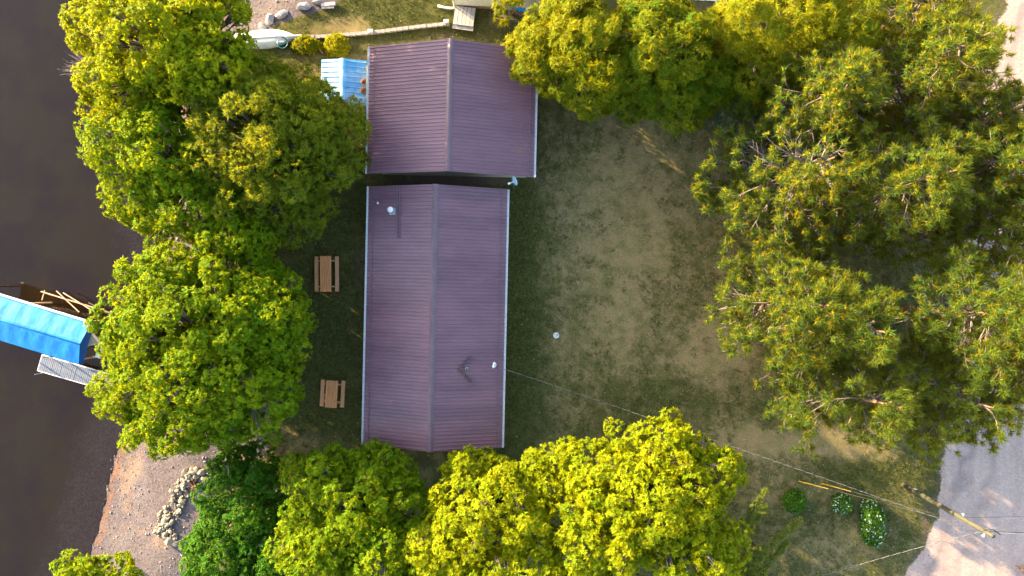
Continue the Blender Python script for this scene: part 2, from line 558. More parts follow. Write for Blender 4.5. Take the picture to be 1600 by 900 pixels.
qb, qs, qr = qmean(A_bed), qmean(A_sand), qmean(A_road)
cls = np.where(qb > .5, 0, np.where(qs > .5, 1, np.where(qr > .5, 2, 3)))
ALLV = np.stack([GX.ravel(), GY.ravel(), GZ.ravel()], 1)
for k, nm in enumerate(('lake_bed', 'beach', 'road', 'ground')):
    q = quads[cls == k]
    used, inv = np.unique(q, return_inverse=True)
    me = np_mesh(nm, ALLV[used], inv.ravel(), np.full(len(q), 4))
    me.polygons.foreach_set('use_smooth', [True] * len(me.polygons))
    for an, arr in (('green', green), ('sand', A_sand), ('road', A_road), ('bed', A_bed), ('near', A_near), ('edge', A_edge), ('track', A_track), ('dirt', dirt)):
        set_attr(me, an, arr.ravel()[used])
    tag(link_mesh(nm, me, M['ground']), kind='structure')

MB().add([(-700, -700, WATER_Z), (-14.5, -700, WATER_Z), (-14.5, 700, WATER_Z), (-700, 700, WATER_Z)], [(0, 1, 2, 3)]).build('water', M['water'])
tag(bpy.data.objects['water'], kind='structure')

# ------------------------------------------------------------------ grass tufts and pebbles (uncountable)
rg = np.random.default_rng(3)


def blades(n, keep):
    x = rg.uniform(-18, 31, n); y = rg.uniform(-21, 21, n)
    k = keep(x, y)
    return x[k], y[k]


def grid_sample(arr, x, y):
    i = np.clip(np.searchsorted(gx, x), 0, len(gx) - 1); j = np.clip(np.searchsorted(gy, y), 0, len(gy) - 1)
    return arr[j, i]


def in_building(x, y):
    return ((x > -9.3) & (x < -.5) & (y > -10.2) & (y < 6.4)) | ((x > -9.2) & (x < 1.5) & (y > 7.1) & (y < 15.3))


bx_, by_ = blades(75000, lambda x, y: (grid_sample(green, x, y) + (fbm(x * 1.2, y * 1.2, 21) - .5) * 1.2 > .42) & (grid_sample(A_sand, x, y) < .4) &
                  (grid_sample(A_road, x, y) < .35) & (grid_sample(A_bed, x, y) < .1) & ~in_building(x, y))
nb = len(bx_)
bz_ = gz(bx_, by_)
bl = rg.uniform(.07, .19, nb) * (.6 + .8 * fbm(bx_ * .8, by_ * .8, 30))
vs = []; tone = []
for k in range(3):
    an = rg.uniform(0, 6.283, nb); le = rg.uniform(.3, .9, nb)
    dx, dy = np.cos(an), np.sin(an)
    jx = bx_ + rg.normal(0, .05, nb); jy = by_ + rg.normal(0, .05, nb)
    wd = .018
    vs.append(np.stack([np.stack([jx - dy * wd, jy + dx * wd, bz_], 1), np.stack([jx + dy * wd, jy - dx * wd, bz_], 1),
                        np.stack([jx + dx * bl * le, jy + dy * bl * le, bz_ + bl], 1)], 1))
    tone.append(np.repeat(np.clip(rg.normal(.35, .25, nb), 0, 1), 3))
V = np.concatenate(vs).reshape(-1, 3)
me = np_mesh('grass', V, np.arange(len(V)), np.full(len(V) // 3, 3))
set_attr(me, 'tone', np.concatenate(tone))
tag(link_mesh('grass', me, M['grass_blade']), 'short patchy green grass growing over the yard around the buildings', 'grass', kind='stuff')

dx_, dy_ = blades(80000, lambda x, y: (grid_sample(green, x, y) + (fbm(x * 1.2, y * 1.2, 21) - .5) * 1.0 < .62) & (x > -1) & (grid_sample(A_sand, x, y) < .4) &
                  (grid_sample(A_road, x, y) < .35) & ~in_building(x, y))
nd = len(dx_); an = rg.uniform(0, 6.283, nd); dl = rg.uniform(.08, .22, nd); dz_ = gz(dx_, dy_)
ca, sa_ = np.cos(an), np.sin(an)
V = np.stack([np.stack([dx_ - sa_ * .014, dy_ + ca * .014, dz_], 1), np.stack([dx_ + sa_ * .014, dy_ - ca * .014, dz_], 1),
              np.stack([dx_ + ca * dl, dy_ + sa_ * dl, dz_ + dl * .35], 1)], 1).reshape(-1, 3)
M['straw'] = leaf_mat('dry_grass_blade', (.19, .13, .055), (.45, .36, .18), (.4, .3, .15), .2)
me = np_mesh('dry_grass', V, np.arange(len(V)), np.full(nd, 3))
set_attr(me, 'tone', np.repeat(rg.random(nd), 3))
tag(link_mesh('dry_grass', me, M['straw']), 'dry straw coloured grass lying over the open lawn', 'grass', kind='stuff')

lx_ = rg.uniform(-18, 29, 9000); ly_ = rg.uniform(-20, 20, 9000)
kk = ~in_building(lx_, ly_) & (fbm(lx_ * .3, ly_ * .3, 44) > .46) & (grid_sample(A_bed, lx_, ly_) < .1)
lx_, ly_ = lx_[kk], ly_[kk]; nl__ = len(lx_); an = rg.uniform(0, 6.283, nl__); sz_ = rg.uniform(.03, .075, nl__); lz_ = gz(lx_, ly_) + .03
ca, sa_ = np.cos(an) * sz_, np.sin(an) * sz_
V = np.stack([np.stack([lx_ + ca, ly_ + sa_, lz_ + rg.uniform(0, .03, nl__)], 1), np.stack([lx_ - sa_ * .6, ly_ + ca * .6, lz_], 1),
              np.stack([lx_ - ca, ly_ - sa_, lz_ + rg.uniform(0, .03, nl__)], 1), np.stack([lx_ + sa_ * .6, ly_ - ca * .6, lz_], 1)], 1).reshape(-1, 3)
M['litter'] = leaf_mat('fallen_leaf', (.10, .055, .022), (.42, .30, .15), (.3, .2, .06), .2)
me = np_mesh('fallen_leaves', V, np.arange(len(V)), np.full(nl__, 4))
set_attr(me, 'tone', np.repeat(rg.random(nl__), 4))
tag(link_mesh('fallen_leaves', me, M['litter']), 'small fallen leaves and litter scattered over the yard', 'leaf litter', kind='stuff')

_ico = None


def ico(n=1):
    import bmesh
    bm = bmesh.new()
    bmesh.ops.create_icosphere(bm, subdivisions=n, radius=1)
    v = np.array([tuple(p.co) for p in bm.verts]); f = np.array([[q.index for q in p.verts] for p in bm.faces])
    bm.free()
    return v, f


iv, jf = ico(1)
px_ = rg.uniform(-31, -15, 11000); py_ = rg.uniform(-21, 20, 11000)
k = (grid_sample(A_sand, px_, py_) > .6) & (shore_d(px_, py_) > -.5)
px_, py_ = px_[k], py_[k]
r_ = rg.gamma(1.6, .012, len(px_)) + .012
V = iv[None] * (r_[:, None, None] * rg.uniform(.6, 1.3, (len(px_), 1, 3))) + np.stack([px_, py_, gz(px_, py_)], 1)[:, None, :]
F = (jf[None] + (np.arange(len(px_)) * len(iv))[:, None, None]).reshape(-1)
me = np_mesh('gravel', V.reshape(-1, 3), F, np.full(len(F) // 3, 3))
tag(link_mesh('gravel', me, M['pebble']), 'loose pinkish grey pebbles strewn over the beach', 'gravel', kind='stuff')


# ------------------------------------------------------------------ buildings
def ribbed_panel(side, run, rise, width, ribs, rib_h=.042, rib_w=.070, top_w=.028):
    """one sheet of ribbed roof metal; ridge at x=0,z=0, falling to x=side*run, laid from y=0 to y=width"""
    ln = math.hypot(run, rise)
    nx2, nz2 = rise / ln * side, run / ln
    ys = [(0, 0)]
    pitch = width / ribs
    for k in range(ribs):
        c = pitch * (k + .5)
        ys += [(c - rib_w / 2, 0), (c - top_w / 2, rib_h), (c + top_w / 2, rib_h), (c + rib_w / 2, 0)]
    ys.append((width, 0))
    v = []
    for y, h in ys:
        v.append((nx2 * h, y, nz2 * h))
        v.append((side * run + nx2 * h, y, -rise + nz2 * h))
    f = []
    for i in range(len(ys) - 1):
        a = 2 * i
        q = (a, a + 1, a + 3, a + 2)
        f.append(q if side < 0 else q[::-1])
    f = [q[::-1] for q in f]
    me = bpy.data.meshes.new('roof_panel')
    me.from_pydata(v, [], f)
    me.update()
    return me


def gable_building(name, label, cat, cx, cy, rz, w, l, eave, rise, wall_in, roof_m, wall_m, n_panels, ribs, ridge_m, gutters=True, trim=None, rail=True,
                   roof_mat_right=None):
    root = empty(name, (cx, cy, 0), rz)
    tag(root, label, cat)
    hw, hl = w / 2, l / 2
    ww, wl_ = hw - wall_in, hl - wall_in
    zt = eave - .12
    gp = zt + rise * ww / hw
    zt += rise * (hw - ww) / hw - .02
    zt2 = zt
    wm = MB()
    wm.add([(-ww, -wl_, -.3), (ww, -wl_, -.3), (ww, wl_, -.3), (-ww, wl_, -.3), (-ww, -wl_, zt2), (ww, -wl_, zt2), (ww, wl_, zt2), (-ww, wl_, zt2),
            (0, -wl_, eave + rise - .14), (0, wl_, eave + rise - .14)],
           [(0, 1, 5, 8, 4), (1, 2, 6, 5), (2, 3, 7, 9, 6), (3, 0, 4, 7)])
    wm.build('wall', wall_m, root)
    # roof deck with fascia (part), sheets / cap / gutters (sub-parts)
    dk = MB()
    t = .14
    prof = [(-hw + .03, eave - t - .02), (-hw + .03, eave - .02), (0, eave + rise - .02), (hw - .03, eave - .02), (hw - .03, eave - t - .02), (0, eave + rise - t - .02)]
    v = [(x, y, z) for y in (-hl + .04, hl - .04) for x, z in prof]
    dk.add(v, [(0, 1, 2, 5), (2, 3, 4, 5), (11, 8, 7, 6), (11, 10, 9, 8), (0, 6, 7, 1), (1, 7, 8, 2), (2, 8, 9, 3), (3, 9, 10, 4), (4, 10, 11, 5), (5, 11, 6, 0)])
    roof = dk.build('roof', trim or M['brown_trim'], root)
    pw = l / n_panels
    for side, mm in ((-1, roof_m), (1, roof_mat_right or roof_m)):
        me = ribbed_panel(side, hw, rise, pw, ribs)
        me.materials.append(mm)
        for k in range(n_panels):
            o = bpy.data.objects.new('roof_panel', me)
            o.parent = roof
            o.location = (0, -hl + k * pw, eave + rise + random.uniform(-.003, .003))
            col.objects.link(o)
    cap = MB()
    s = rise / hw
    cw = .20
    cap.add([(x, y, z) for y in (-hl - .01, hl + .01) for x, z in ((-cw, eave + rise - s * cw + .032), (-.05, eave + rise + .055), (.05, eave + rise + .055), (cw, eave + rise - s * cw + .032))],
            [(0, 1, 5, 4), (1, 2, 6, 5), (2, 3, 7, 6), (0, 3, 2, 1), (4, 5, 6, 7)])
    cap.build('ridge_cap', ridge_m, roof)
    if rail:
        for sd in (-1, 1):
            x = sd * (hw - .33)
            z = eave + s * .33
            b = MB().bar((x, -hl + .05, z + .065), (x, hl - .05, z + .065), .04, .03)
            y = -hl + .4
            while y < hl:
                b.box((x, y, z + .03), (.05, .04, .07))
                y += 1.2
            b.build('snow_rail', ridge_m, roof)
    if gutters:
        for sd in (-1, 1):
            x0 = sd * (hw + .005); x1 = sd * (hw + .115)
            g = MB()
            y0, y1 = -hl + .02, hl - .02
            z0 = eave - .13; z1 = eave - .02
            g.box(((x0 + x1) / 2, 0, z0), (abs(x1 - x0), y1 - y0, .008))
            g.box((x1, 0, (z0 + z1) / 2), (.022, y1 - y0, z1 - z0))
            g.box((x0, 0, (z0 + z1) / 2 - .012), (.010, y1 - y0, z1 - z0 - .02))
            for ye in (y0, y1):
                g.box(((x0 + x1) / 2, ye, (z0 + z1) / 2), (abs(x1 - x0) - .03, .012, z1 - z0 - .01))
            gut = g.build('gutter', M['white_metal'], roof)
            hb = MB()
            y = y0 + .3
            while y < y1:
                hb.box(((x0 + x1) / 2, y, z1 + .003), (abs(x1 - x0) - .026, .03, .006))
                y += .6
            tag(hb.build('gutter_hanger', M['white_metal'], roof), kind='stuff')
    return root, roof


def add_window(root, x, y, z, w, h, face):
    """face: 'x-' 'x+' 'y-' 'y+' outward direction on the wall plane"""
    ax, sg = face[0], (-1 if face[1] == '-' else 1)
    f = MB(); p = MB()
    for dz in (-h / 2, h / 2):
        c = [x, y, z + dz]; c[0 if ax == 'x' else 1] += sg * .02
        f.box(c, (.06, w + .1, .07) if ax == 'x' else (w + .1, .06, .07))
    for dw in (-w / 2, w / 2):
        c = [x, y, z]; c[0 if ax == 'x' else 1] += sg * .02; c[1 if ax == 'x' else 0] += dw
        f.box(c, (.06, .07, h - .075) if ax == 'x' else (.07, .06, h - .075))
    fr = f.build('window', M['window_frame'], root)
    c = [x, y, z]; c[0 if ax == 'x' else 1] += sg * .008
    p.box(c, (.012, w - .08, h - .08) if ax == 'x' else (w - .08, .012, h - .08))
    p.build('pane', M['glass'], fr)


def add_door(root, x, y, w, h, face, mat):
    ax, sg = face[0], (-1 if face[1] == '-' else 1)
    c = [x, y, h / 2 + .05]; c[0 if ax == 'x' else 1] += sg * .025
    d = MB().box(c, (.05, w, h) if ax == 'x' else (w, .05, h)).build('door', mat, root)
    c2 = list(c); c2[0 if ax == 'x' else 1] += sg * .055; c2[1 if ax == 'x' else 0] += w * .4; c2[2] = 1.0
    MB().box(c2, (.05, .05, .05)).build('handle', M['steel'], d)


HOUSE_RZ = R(-1.25)
H_EAVE, H_RISE, H_W, H_L = 2.6, 1.5, 8.9, 16.6
house, house_roof = gable_building('cabin', 'long cabin with a brown ribbed metal roof standing below the wider garage roof', 'house', -4.92, -1.86, HOUSE_RZ,
                                   H_W, H_L, H_EAVE, H_RISE, .45, M['roof'], M['wall'], 18, 4, M['ridge'])
hw = H_W / 2 - .45; hl = H_L / 2 - .45
for y in (-5.5, -2.0, 3.8):
    add_window(house, -hw, y, 1.5, 1.4, 1.1, 'x-')
for y in (-6, -2.6, 5.0):
    add_window(house, hw, y, 1.5, 1.2, 1.0, 'x+')
add_door(house, hw, 1.2, .9, 2.0, 'x+', M['window_frame'])
add_door(house, -hw, .9, 1.8, 2.0, 'x-', M['glass'])
add_window(house, 0, -hl, 1.5, 1.5, 1.1, 'y-')
G_EAVE, G_RISE, G_W, G_L = 3.0, 1.7, 10.6, 8.1
garage, garage_roof = gable_building('garage', 'garage with a short wide brown ribbed metal roof beside the blue shed', 'garage', -3.83, 11.2, R(-1.25),
                                     G_W, G_L, G_EAVE, G_RISE, .45, M['roof'], M['wall'], 9, 4, M['ridge'], roof_mat_right=M['roof_rust'])
gw = G_W / 2 - .45; gl_ = G_L / 2 - .45
add_window(garage, -gw, -2.2, 1.6, 1.0, .8, 'x-')
dr = MB()
for k in range(4):
    dr.box((gw + .03, 1.2, .35 + k * .55), (.05, 2.6, .53))
dr.build('overhead_door', M['window_frame'], garage)
add_door(garage, gw, -2.2, .9, 2.0, 'x+', M['brown_trim'])


def hloc(px, py, z, root=house):
    """photo pixel at height z -> local coordinates of a building"""
    p = W(px, py, z)
    r = Matrix.Rotation(-root.rotation_euler.z, 3, 'Z')
    return r @ (p - root.location)


def roof_z(x, eave=H_EAVE, rise=H_RISE, w=H_W):
    return eave + rise * (1 - abs(x) / (w / 2))


# flue, vents, pipe run, diverter and mast on the cabin roof
p = hloc(612, 329, 3.5); z = roof_z(p.x)
ch = MB().lathe([(.20, -.08), (.20, .02), (.13, .10), (.13, .75)], (p.x, p.y, z), 14).build('chimney', M['steel'], house, True)
MB().lathe([(.14, .0), (.19, .03), (.19, .10), (.11, .17), (.03, .2)], (p.x, p.y, z + .75), 14).build('chimney_cap', M['white_metal'], ch, True)
MB().box((p.x, p.y - .02, z + .03), (.42, .42, .02), m=Matrix.Rotation(-math.atan2(H_RISE, H_W / 2), 3, 'Y')).build('flashing', M['steel'], ch)
p = hloc(591, 318, 3.0); z = roof_z(p.x)
MB().lathe([(.07, -.05), (.05, .12), (.05, .32)], (p.x, p.y, z), 10).lathe([(.08, .32), (.08, .38)], (p.x, p.y, z), 10).build('vent_pipe', M['steel'], house, True)
p0 = hloc(622, 291, 3.4); p1 = hloc(622, 371, 3.4)
b = MB()
for dx in (-.05, .09):
    x = p0.x + dx
    b.bar((x, p0.y, roof_z(x) + .06), (p1.x + dx, p1.y, roof_z(p1.x + dx) + .06), .04, .06)
b.build('conduit', M['ridge'], house)
pa = hloc(717, 577, 3.7); pb = hloc(737, 557, 3.5); pc = hloc(737, 597, 3.5)
for q in (pb, pc):
    MB().bar((pa.x, pa.y, roof_z(pa.x) + .10), (q.x, q.y, roof_z(q.x) + .10), .09, .13).build('snow_diverter', M['brown_trim'], house)
p = hloc(729, 577, 3.7); z = roof_z(p.x)
MB().lathe([(.15, -.06), (.15, .02), (.09, .05), (.09, .30)], (p.x, p.y, z), 14).build('plumbing_vent', M['steel'], house, True)
MB().lathe([(.065, .0), (.065, .012)], (p.x, p.y, z + .302), 12).build('vent_opening', M['cable'], house)
p = hloc(772, 570, 2.9); z = roof_z(p.x)
MAST = None
ms = MB().lathe([(.045, -1.0), (.045, 1.0)], (p.x, p.y, z), 10).build('service_mast', M['steel'], house, True)
MB().lathe([(.16, -.05), (.16, .0), (.06, .08)], (p.x, p.y, z), 12).build('mast_boot', M['white_metal'], ms, True)
MB().lathe([(.05, .0), (.10, .04), (.10, .16), (.05, .22)], (p.x, p.y, z + .98), 10).box((p.x + .08, p.y, z + .85), (.14, .10, .14)).build('weather_head', M['white_metal'], ms, True)
MAST = Matrix.Rotation(HOUSE_RZ, 3, 'Z') @ Vector((p.x + .14, p.y, z + .85)) + house.location
for py_d in (-6.5, 7.4):
    for sd in (-1, 1):
        x = sd * (H_W / 2 + .06)
        MB().box((x - sd * .40, py_d, 1.2), (.07, .09, 2.3)).bar((x - sd * .40, py_d, 2.36), (x, py_d, 2.48), .07, .07).build('downspout', M['white_metal'], house)
for sd, yy in ((1, -3.95),):
    x = sd * (G_W / 2 + .06)
    MB().lathe([(.09, -.14), (.09, .01)], (x, yy, G_EAVE - .02), 10).build('gutter_outlet', M['white_metal'], garage)

# blue metal shed against the garage
shed, shed_roof = gable_building('shed', 'small shed with a faded light blue metal roof against the garage wall', 'shed', -10.95, 13.35, R(-1.25), 2.95, 2.95,
                                 2.0, .32, .12, M['blue_roof'], M['pale_siding'], 3, 3, M['blue_roof'], gutters=False, trim=M['pale_siding'], rail=False)
for k, (px, py, rr) in enumerate(((568, 127, .17), (567.5, 141, .20))):
    p = hloc(px, py, 2.2, shed)
    MB().lathe([(rr * .5, -.05), (rr * .5, .08), (rr, .10), (rr * .7, .17), (.03, .22)], (p.x, p.y, 2.12), 12).build('rusty_vent', M['rust'], shed, True)
pa = hloc(568, 130, 2.2, shed); pb = hloc(567.5, 138, 2.2, shed)
MB().tube([(pa.x, pa.y, 2.20), (pb.x, pb.y, 2.20)], .035, 8).build('rusty_pipe', M['rust'], shed)

# neighbour's building at the top of the yard
nb_c = W(712, 11)
nroot = empty('neighbour_house', (nb_c.x, nb_c.y, 0), R(-3))
tag(nroot, 'pale building with vertical siding at the edge of the photo above the wooden deck', 'house')
MB().box((9.0, 4.0, 1.75), (18.0, 8.0, 2.7)).build('wall', M['pale_siding'], nroot)
MB().box((9.0, 4.0, .1), (18.04, 8.04, .6)).build('foundation', M['foundation'], nroot)
b = MB()
for k in range(79):
    b.box((.12 + k * .227, -.012, 1.75), (.03, .024, 2.68))
tag(b.build('siding_rib', M['pale_siding'], nroot), kind='stuff')
MB().add([(-.4, -.05, 3.05), (18.4, -.05, 3.05), (18.4, 8.4, 3.05), (-.4, 8.4, 3.05), (-.4, 4.2, 5.0), (18.4, 4.2, 5.0)],
         [(0, 1, 5, 4), (2, 3, 4, 5), (0, 4, 3), (1, 2, 5), (3, 2, 1, 0)]).build('roof', M['brown_trim'], nroot)
MB().tube([(-.06, -.08, 3.0), (-.06, -.08, .25), (-.1, -.12, .12)], .05, 8).build('downspout', M['white_metal'], nroot)
wx = MB().tube([W(714, 11.5, .12), W(705, 13, .1), W(695, 12, .1), W(684, 9, .1)], .075, 10)
o = wx.build('drain_pipe', M['white_metal'], None, True)
tag(o, 'white drain pipe lying on the grass left of the wooden deck', 'pipe')

# wooden deck by the neighbour's wall
dc = W(725, 28, .35)
deck = empty('deck', (dc.x, dc.y, 0), R(-8))
tag(deck, 'small grey deck of wide boards below the pale building', 'deck')
for k in range(5):
    MB().box(((k - 2) * .28, .13, .33 + random.uniform(-.004, .004)), (.262, 1.25, .045)).build('board', M['deck'], deck)
MB().box((0, -.63, .22), (1.42, .24, .045)).build('step', M['deck'], deck)
for jx in (-.5, .5):
    MB().box((jx, .1, .12), (.09, 1.2, .36)).build('joist', M['deck'], deck)
MB().box((0, -.52, .1), (1.4, .04, .2)).build('riser', M['deck'], deck)

# ------------------------------------------------------------------ stones, edging, boulders
riv, rif = ico(2)
stone_meshes = []
for k in range(8):
    rr = np.random.default_rng(40 + k)
    v = riv * (1 + rr.normal(0, .09, (len(riv), 1)))
    for q in range(9):
        d = rr.normal(size=3); d /= np.linalg.norm(d)
        h = v @ d
        lim = rr.uniform(.5, .8)
        v = v - np.clip(h - lim, 0, None)[:, None] * d * .85
    me = bpy.data.meshes.new('stone')
    me.from_pydata(v.tolist(), [], rif.tolist())
    me.materials.append(M['stone'])
    stone_meshes.append(me)

wall_px = [(300, 742), (288, 752), (282, 768), (276, 782), (272, 796), (262, 806), (258, 818), (256, 832), (262, 842)]
sroot_p = W(272, 795)
sroot = empty('stone_row', (sroot_p.x, sroot_p.y, gzf(sroot_p.x, sroot_p.y)))
tag(sroot, 'low tumbled row of pale fieldstones curving along the beach below the fire pit', 'stone row')
rs = random.Random(5)


def lay_stone(px, py, r, lift=0.0, parent=sroot, mesh=None, flat=.75):
    p = W(px, py)
    o = bpy.data.objects.new('stone', mesh or rs.choice(stone_meshes))
    z = gzf(p.x, p.y)
    o.parent = parent
    o.location = Vector((p.x, p.y, z + r * .35 + lift)) - parent.location
    o.rotation_euler = (rs.uniform(-.4, .4), rs.uniform(-.4, .4), rs.uniform(0, 6.28))
    o.scale = (r * rs.uniform(.85, 1.3), r * rs.uniform(.75, 1.1), r * flat)
    col.objects.link(o)
    return o


for i in range(len(wall_px) - 1):
    (x0, y0), (x1, y1) = wall_px[i], wall_px[i + 1]
    for q in range(24):
        t_ = rs.random()
        wd = 17 if i > 1 else 10
        lay_stone(x0 + (x1 - x0) * t_ + rs.uniform(-wd, wd) * .9, y0 + (y1 - y0) * t_ + rs.uniform(-4, 4), rs.choice((.07, .08, .10, .11, .13, .16, .20)), rs.uniform(0, .12))
for x, y, r in ((258, 812, .34), (266, 846, .36), (274, 850, .28), (284, 855, .24), (290, 858, .22), (268, 816, .3), (252, 828, .25), (290, 752, .32),
                (286, 760, .26), (296, 744, .28), (302, 737, .26), (308, 735, .3)):
    lay_stone(x, y, r)
fp = W(304, 752)
fire = empty('fire_pit', (fp.x, fp.y, gzf(fp.x, fp.y)))
tag(fire, 'fire pit of ash and charred sticks inside the top end of the stone row', 'fire pit')
MB().lathe([(.62, -.05), (.55, .05), (.35, .09), (.05, .10)], (0, 0, 0), 18).build('ash_bed', M['ash_bed'], fire, True)
for k in range(7):
    a = rs.uniform(0, 6.28); q = Vector((rs.uniform(-.2, .2), rs.uniform(-.35, .1), .13 + k * .025))
    d = Vector((math.cos(a), math.sin(a), rs.uniform(-.1, .15))) * rs.uniform(.25, .45)
    MB().tube([q - d, q + d], .045, 7).build('charred_log', M['charred'], fire)
for a, r in ((.2, .27), (.9, .3), (1.7, .26), (2.4, .3), (3.1, .24), (5.7, .25)):
    lay_stone(304 + math.cos(a) * 17, 752 - math.sin(a) * 19, r, 0, fire)

for px, py, rx, ry, lab in ((439, 22, .48, .36, 'grey boulder between the largest boulder and the mossy one at the lawn corner'),
                            (474, 11, .66, .32, 'largest long grey boulder where the sand meets the lawn'),
                            (420, 29, .42, .42, 'purplish grey boulder nearest the overturned white boat'),
                            (409, 41, .30, .34, 'small grey boulder half hidden by yellow leaves near the overturned boat'),
                            (497, 4, .36, .26, 'pinkish boulder right of the largest boulder by the lawn')):
    p = W(px, py)
    o = bpy.data.objects.new('boulder', None)
    me = stone_meshes[int(px) % 8].copy()
    me.materials.clear(); me.materials.append(M['boulder'])
    o = bpy.data.objects.new('boulder', me)
    o.location = (p.x, p.y, gzf(p.x, p.y) + .12)
    o.scale = (rx, ry, .32)
    o.rotation_euler = (0, 0, R(12))
    col.objects.link(o)
    tag(o, lab, 'boulder', 'boulders between sand and lawn')
o = MB().bar(W(502, 8, .1), W(524, 6, .1), .22, .2).bar(W(503, 12, .08), W(522, 11, .08), .16, .14).build('timber', M['old_board'])
tag(o, 'short pale timber lying on the sand at the lawn edge', 'timber')

edge_px = [(446, 62), (470, 59), (500, 58), (540, 55), (580, 52), (620, 47), (660, 42), (699, 38)]
ep = W(580, 52)
eroot = empty('block_edging', (ep.x, ep.y, 0))
tag(eroot, 'low line of grey concrete blocks running from the yellow shrub to the deck', 'edging')
pts = [W(a, b) for a, b in edge_px]
L = 0.0
seg = [(pts[i], pts[i + 1]) for i in range(len(pts) - 1)]
tot = sum((b - a).length for a, b in seg)
bm_ = MB()
me_block = None
d_ = .21
while d_ < tot:
    s_ = d_
    for a, b in seg:
        if s_ <= (b - a).length:
            q = a.lerp(b, s_ / (b - a).length); an = math.atan2((b - a).y, (b - a).x)
            break
        s_ -= (b - a).length
    if me_block is None:
        mb = MB().add([(-.19, -.12, -.1), (.19, -.12, -.1), (.19, .12, -.1), (-.19, .12, -.1), (-.19, -.09, .22), (-.1, -.13, .22), (.1, -.13, .22), (.19, -.09, .22),
                       (.19, .11, .22), (-.19, .11, .22)],
                      [(4, 5, 6, 7, 8, 9), (0, 1, 7, 6, 5, 4), (1, 2, 8, 7), (2, 3, 9, 8), (3, 0, 4, 9)])
        first = mb.build('block', M['block'], eroot)
        me_block = first.data
        o = first
    else:
        o = bpy.data.objects.new('block', me_block)
        o.parent = eroot
        col.objects.link(o)
    o.location = Vector((q.x, q.y, gzf(q.x, q.y) + rs.uniform(-.015, .015))) - eroot.location
    o.rotation_euler = (0, 0, an + rs.uniform(-.04, .04))
    d_ += .40
for px, py, lab in ((580, 51, 'small pale cap stone on the block edging near the shed'), (698, 36, 'small pale cap stone at the deck end of the block edging')):
    p = W(px, py)
    mb = MB().box((0, 0, .24), (.34, .26, .12)).box((.02, 0, .33), (.22, .18, .06))
    o = mb.build('cap_stone', M['concrete_lid'])
    o.location = (p.x, p.y, 0.03)
    tag(o, lab, 'stone')

# ------------------------------------------------------------------ boats, boat lift and dock
def hull_mesh(length, beam, depth, n=14, m=9, transom=.75):
    """keel up; bow at +x"""
    mb = MB()
    for i in range(n + 1):
        t = i / n
        x = -length / 2 + length * t
        wd = beam / 2 * (transom + (1 - transom) * math.sin(min(t / .5, 1) * math.pi / 2)) if t < .5 else beam / 2 * max(0.02, 1 - ((t - .5) / .5) ** 2.2)
        dp = depth * (1 - .35 * max(0, (t - .6) / .4) ** 2)
        for j in range(m):
            a = math.pi * j / (m - 1)
            c = math.cos(a); s = math.sin(a)
            mb.v.append(Vector((x, -wd * math.copysign(abs(c) ** .7, c), dp * s ** .6)))
    for i in range(n):
        for j in range(m - 1):
            a = i * m + j
            mb.f.append((a, a + m, a + m + 1, a + 1))
    mb.f.append(tuple(range(m)))
    return mb


bp = W(418, 61)
ob = empty('overturned_boat', (bp.x, bp.y, gzf(bp.x, bp.y) + .05), R(4))
tag(ob, 'white overturned boat lying on the grass beside the boulders', 'boat')
hull_mesh(4.1, 1.25, .52).build('hull', M['hull'], ob, True)
kl = MB().box((-.3, 0, .53), (3.2, .05, .06)).build('keel', M['hull'], ob)
MB().box((-.3, .36, .44), (3.0, .03, .03)).box((-.3, -.36, .44), (3.0, .03, .03)).build('strake', M['hull'], ob)
MB().bar((1.95, .05, .25), (2.35, .06, .25), .09, .08).bar((1.95, -.12, .22), (2.35, -.02, .22), .03, .05).build('bow_handle', M['white_metal'], ob)
tp = W(444, 70)
tb = empty('plastic_tub', (tp.x, tp.y, gzf(tp.x, tp.y)))
tag(tb, 'dark teal tub beside the overturned white boat', 'tub')
MB().lathe([(.28, 0), (.36, .38), (.38, .4), (.33, .39), (.26, .05)], (0, 0, 0), 16).build('tub_body', M['teal'], tb, True)
MB().tube([(-.36, 0, .36), (-.2, .02, .5), (.2, .02, .5), (.36, 0, .36)], .012, 6).build('handle', M['steel'], tb)

# canopied boat lift
LIFT_AN = R(-17.0)
e0 = W(146, 504, 2.0); e1 = W(120, 570, 2.0)
mid = (e0 + e1) / 2
lift = empty('boat_lift', (mid.x, mid.y, WATER_Z), LIFT_AN)
tag(lift, 'boat lift with a bright blue ridged canopy standing in the lake', 'boat lift')
HWc = 1.42; LC = 9.0
EZ = 2.0 - WATER_Z; RZ_ = EZ + .55


def canopy_profile(y):
    a = abs(y) / HWc
    return RZ_ - (RZ_ - EZ) * (a ** 1.08)


cv = MB()
NXc, NYc = 60, 17
rc = np.random.default_rng(8)
for i in range(NXc + 1):
    x = -LC + LC * i / NXc
    for j in range(NYc):
        y = -HWc + 2 * HWc * j / (NYc - 1)
        sag = .013 * math.sin(i * 2 * math.pi / (NXc / 9)) * math.sin(math.pi * abs(y) / HWc)
        z = canopy_profile(y) + sag + .012 * (vnoise(i * .6, j * .5, 3) - .5) * 2
        cv.v.append(Vector((x, y, z)))
for i in range(NXc):
    for j in range(NYc - 1):
        a = i * NYc + j
        cv.f.append((a, a + NYc, a + NYc + 1, a + 1))
cano = cv.build('canopy', M['canopy'], lift, True)
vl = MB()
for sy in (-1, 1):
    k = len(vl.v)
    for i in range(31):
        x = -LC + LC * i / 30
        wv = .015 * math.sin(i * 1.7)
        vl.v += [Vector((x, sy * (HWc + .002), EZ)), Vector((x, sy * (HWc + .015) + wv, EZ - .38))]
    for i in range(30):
        vl.f.append((k + 2 * i, k + 2 * i + 2, k + 2 * i + 3, k + 2 * i + 1))
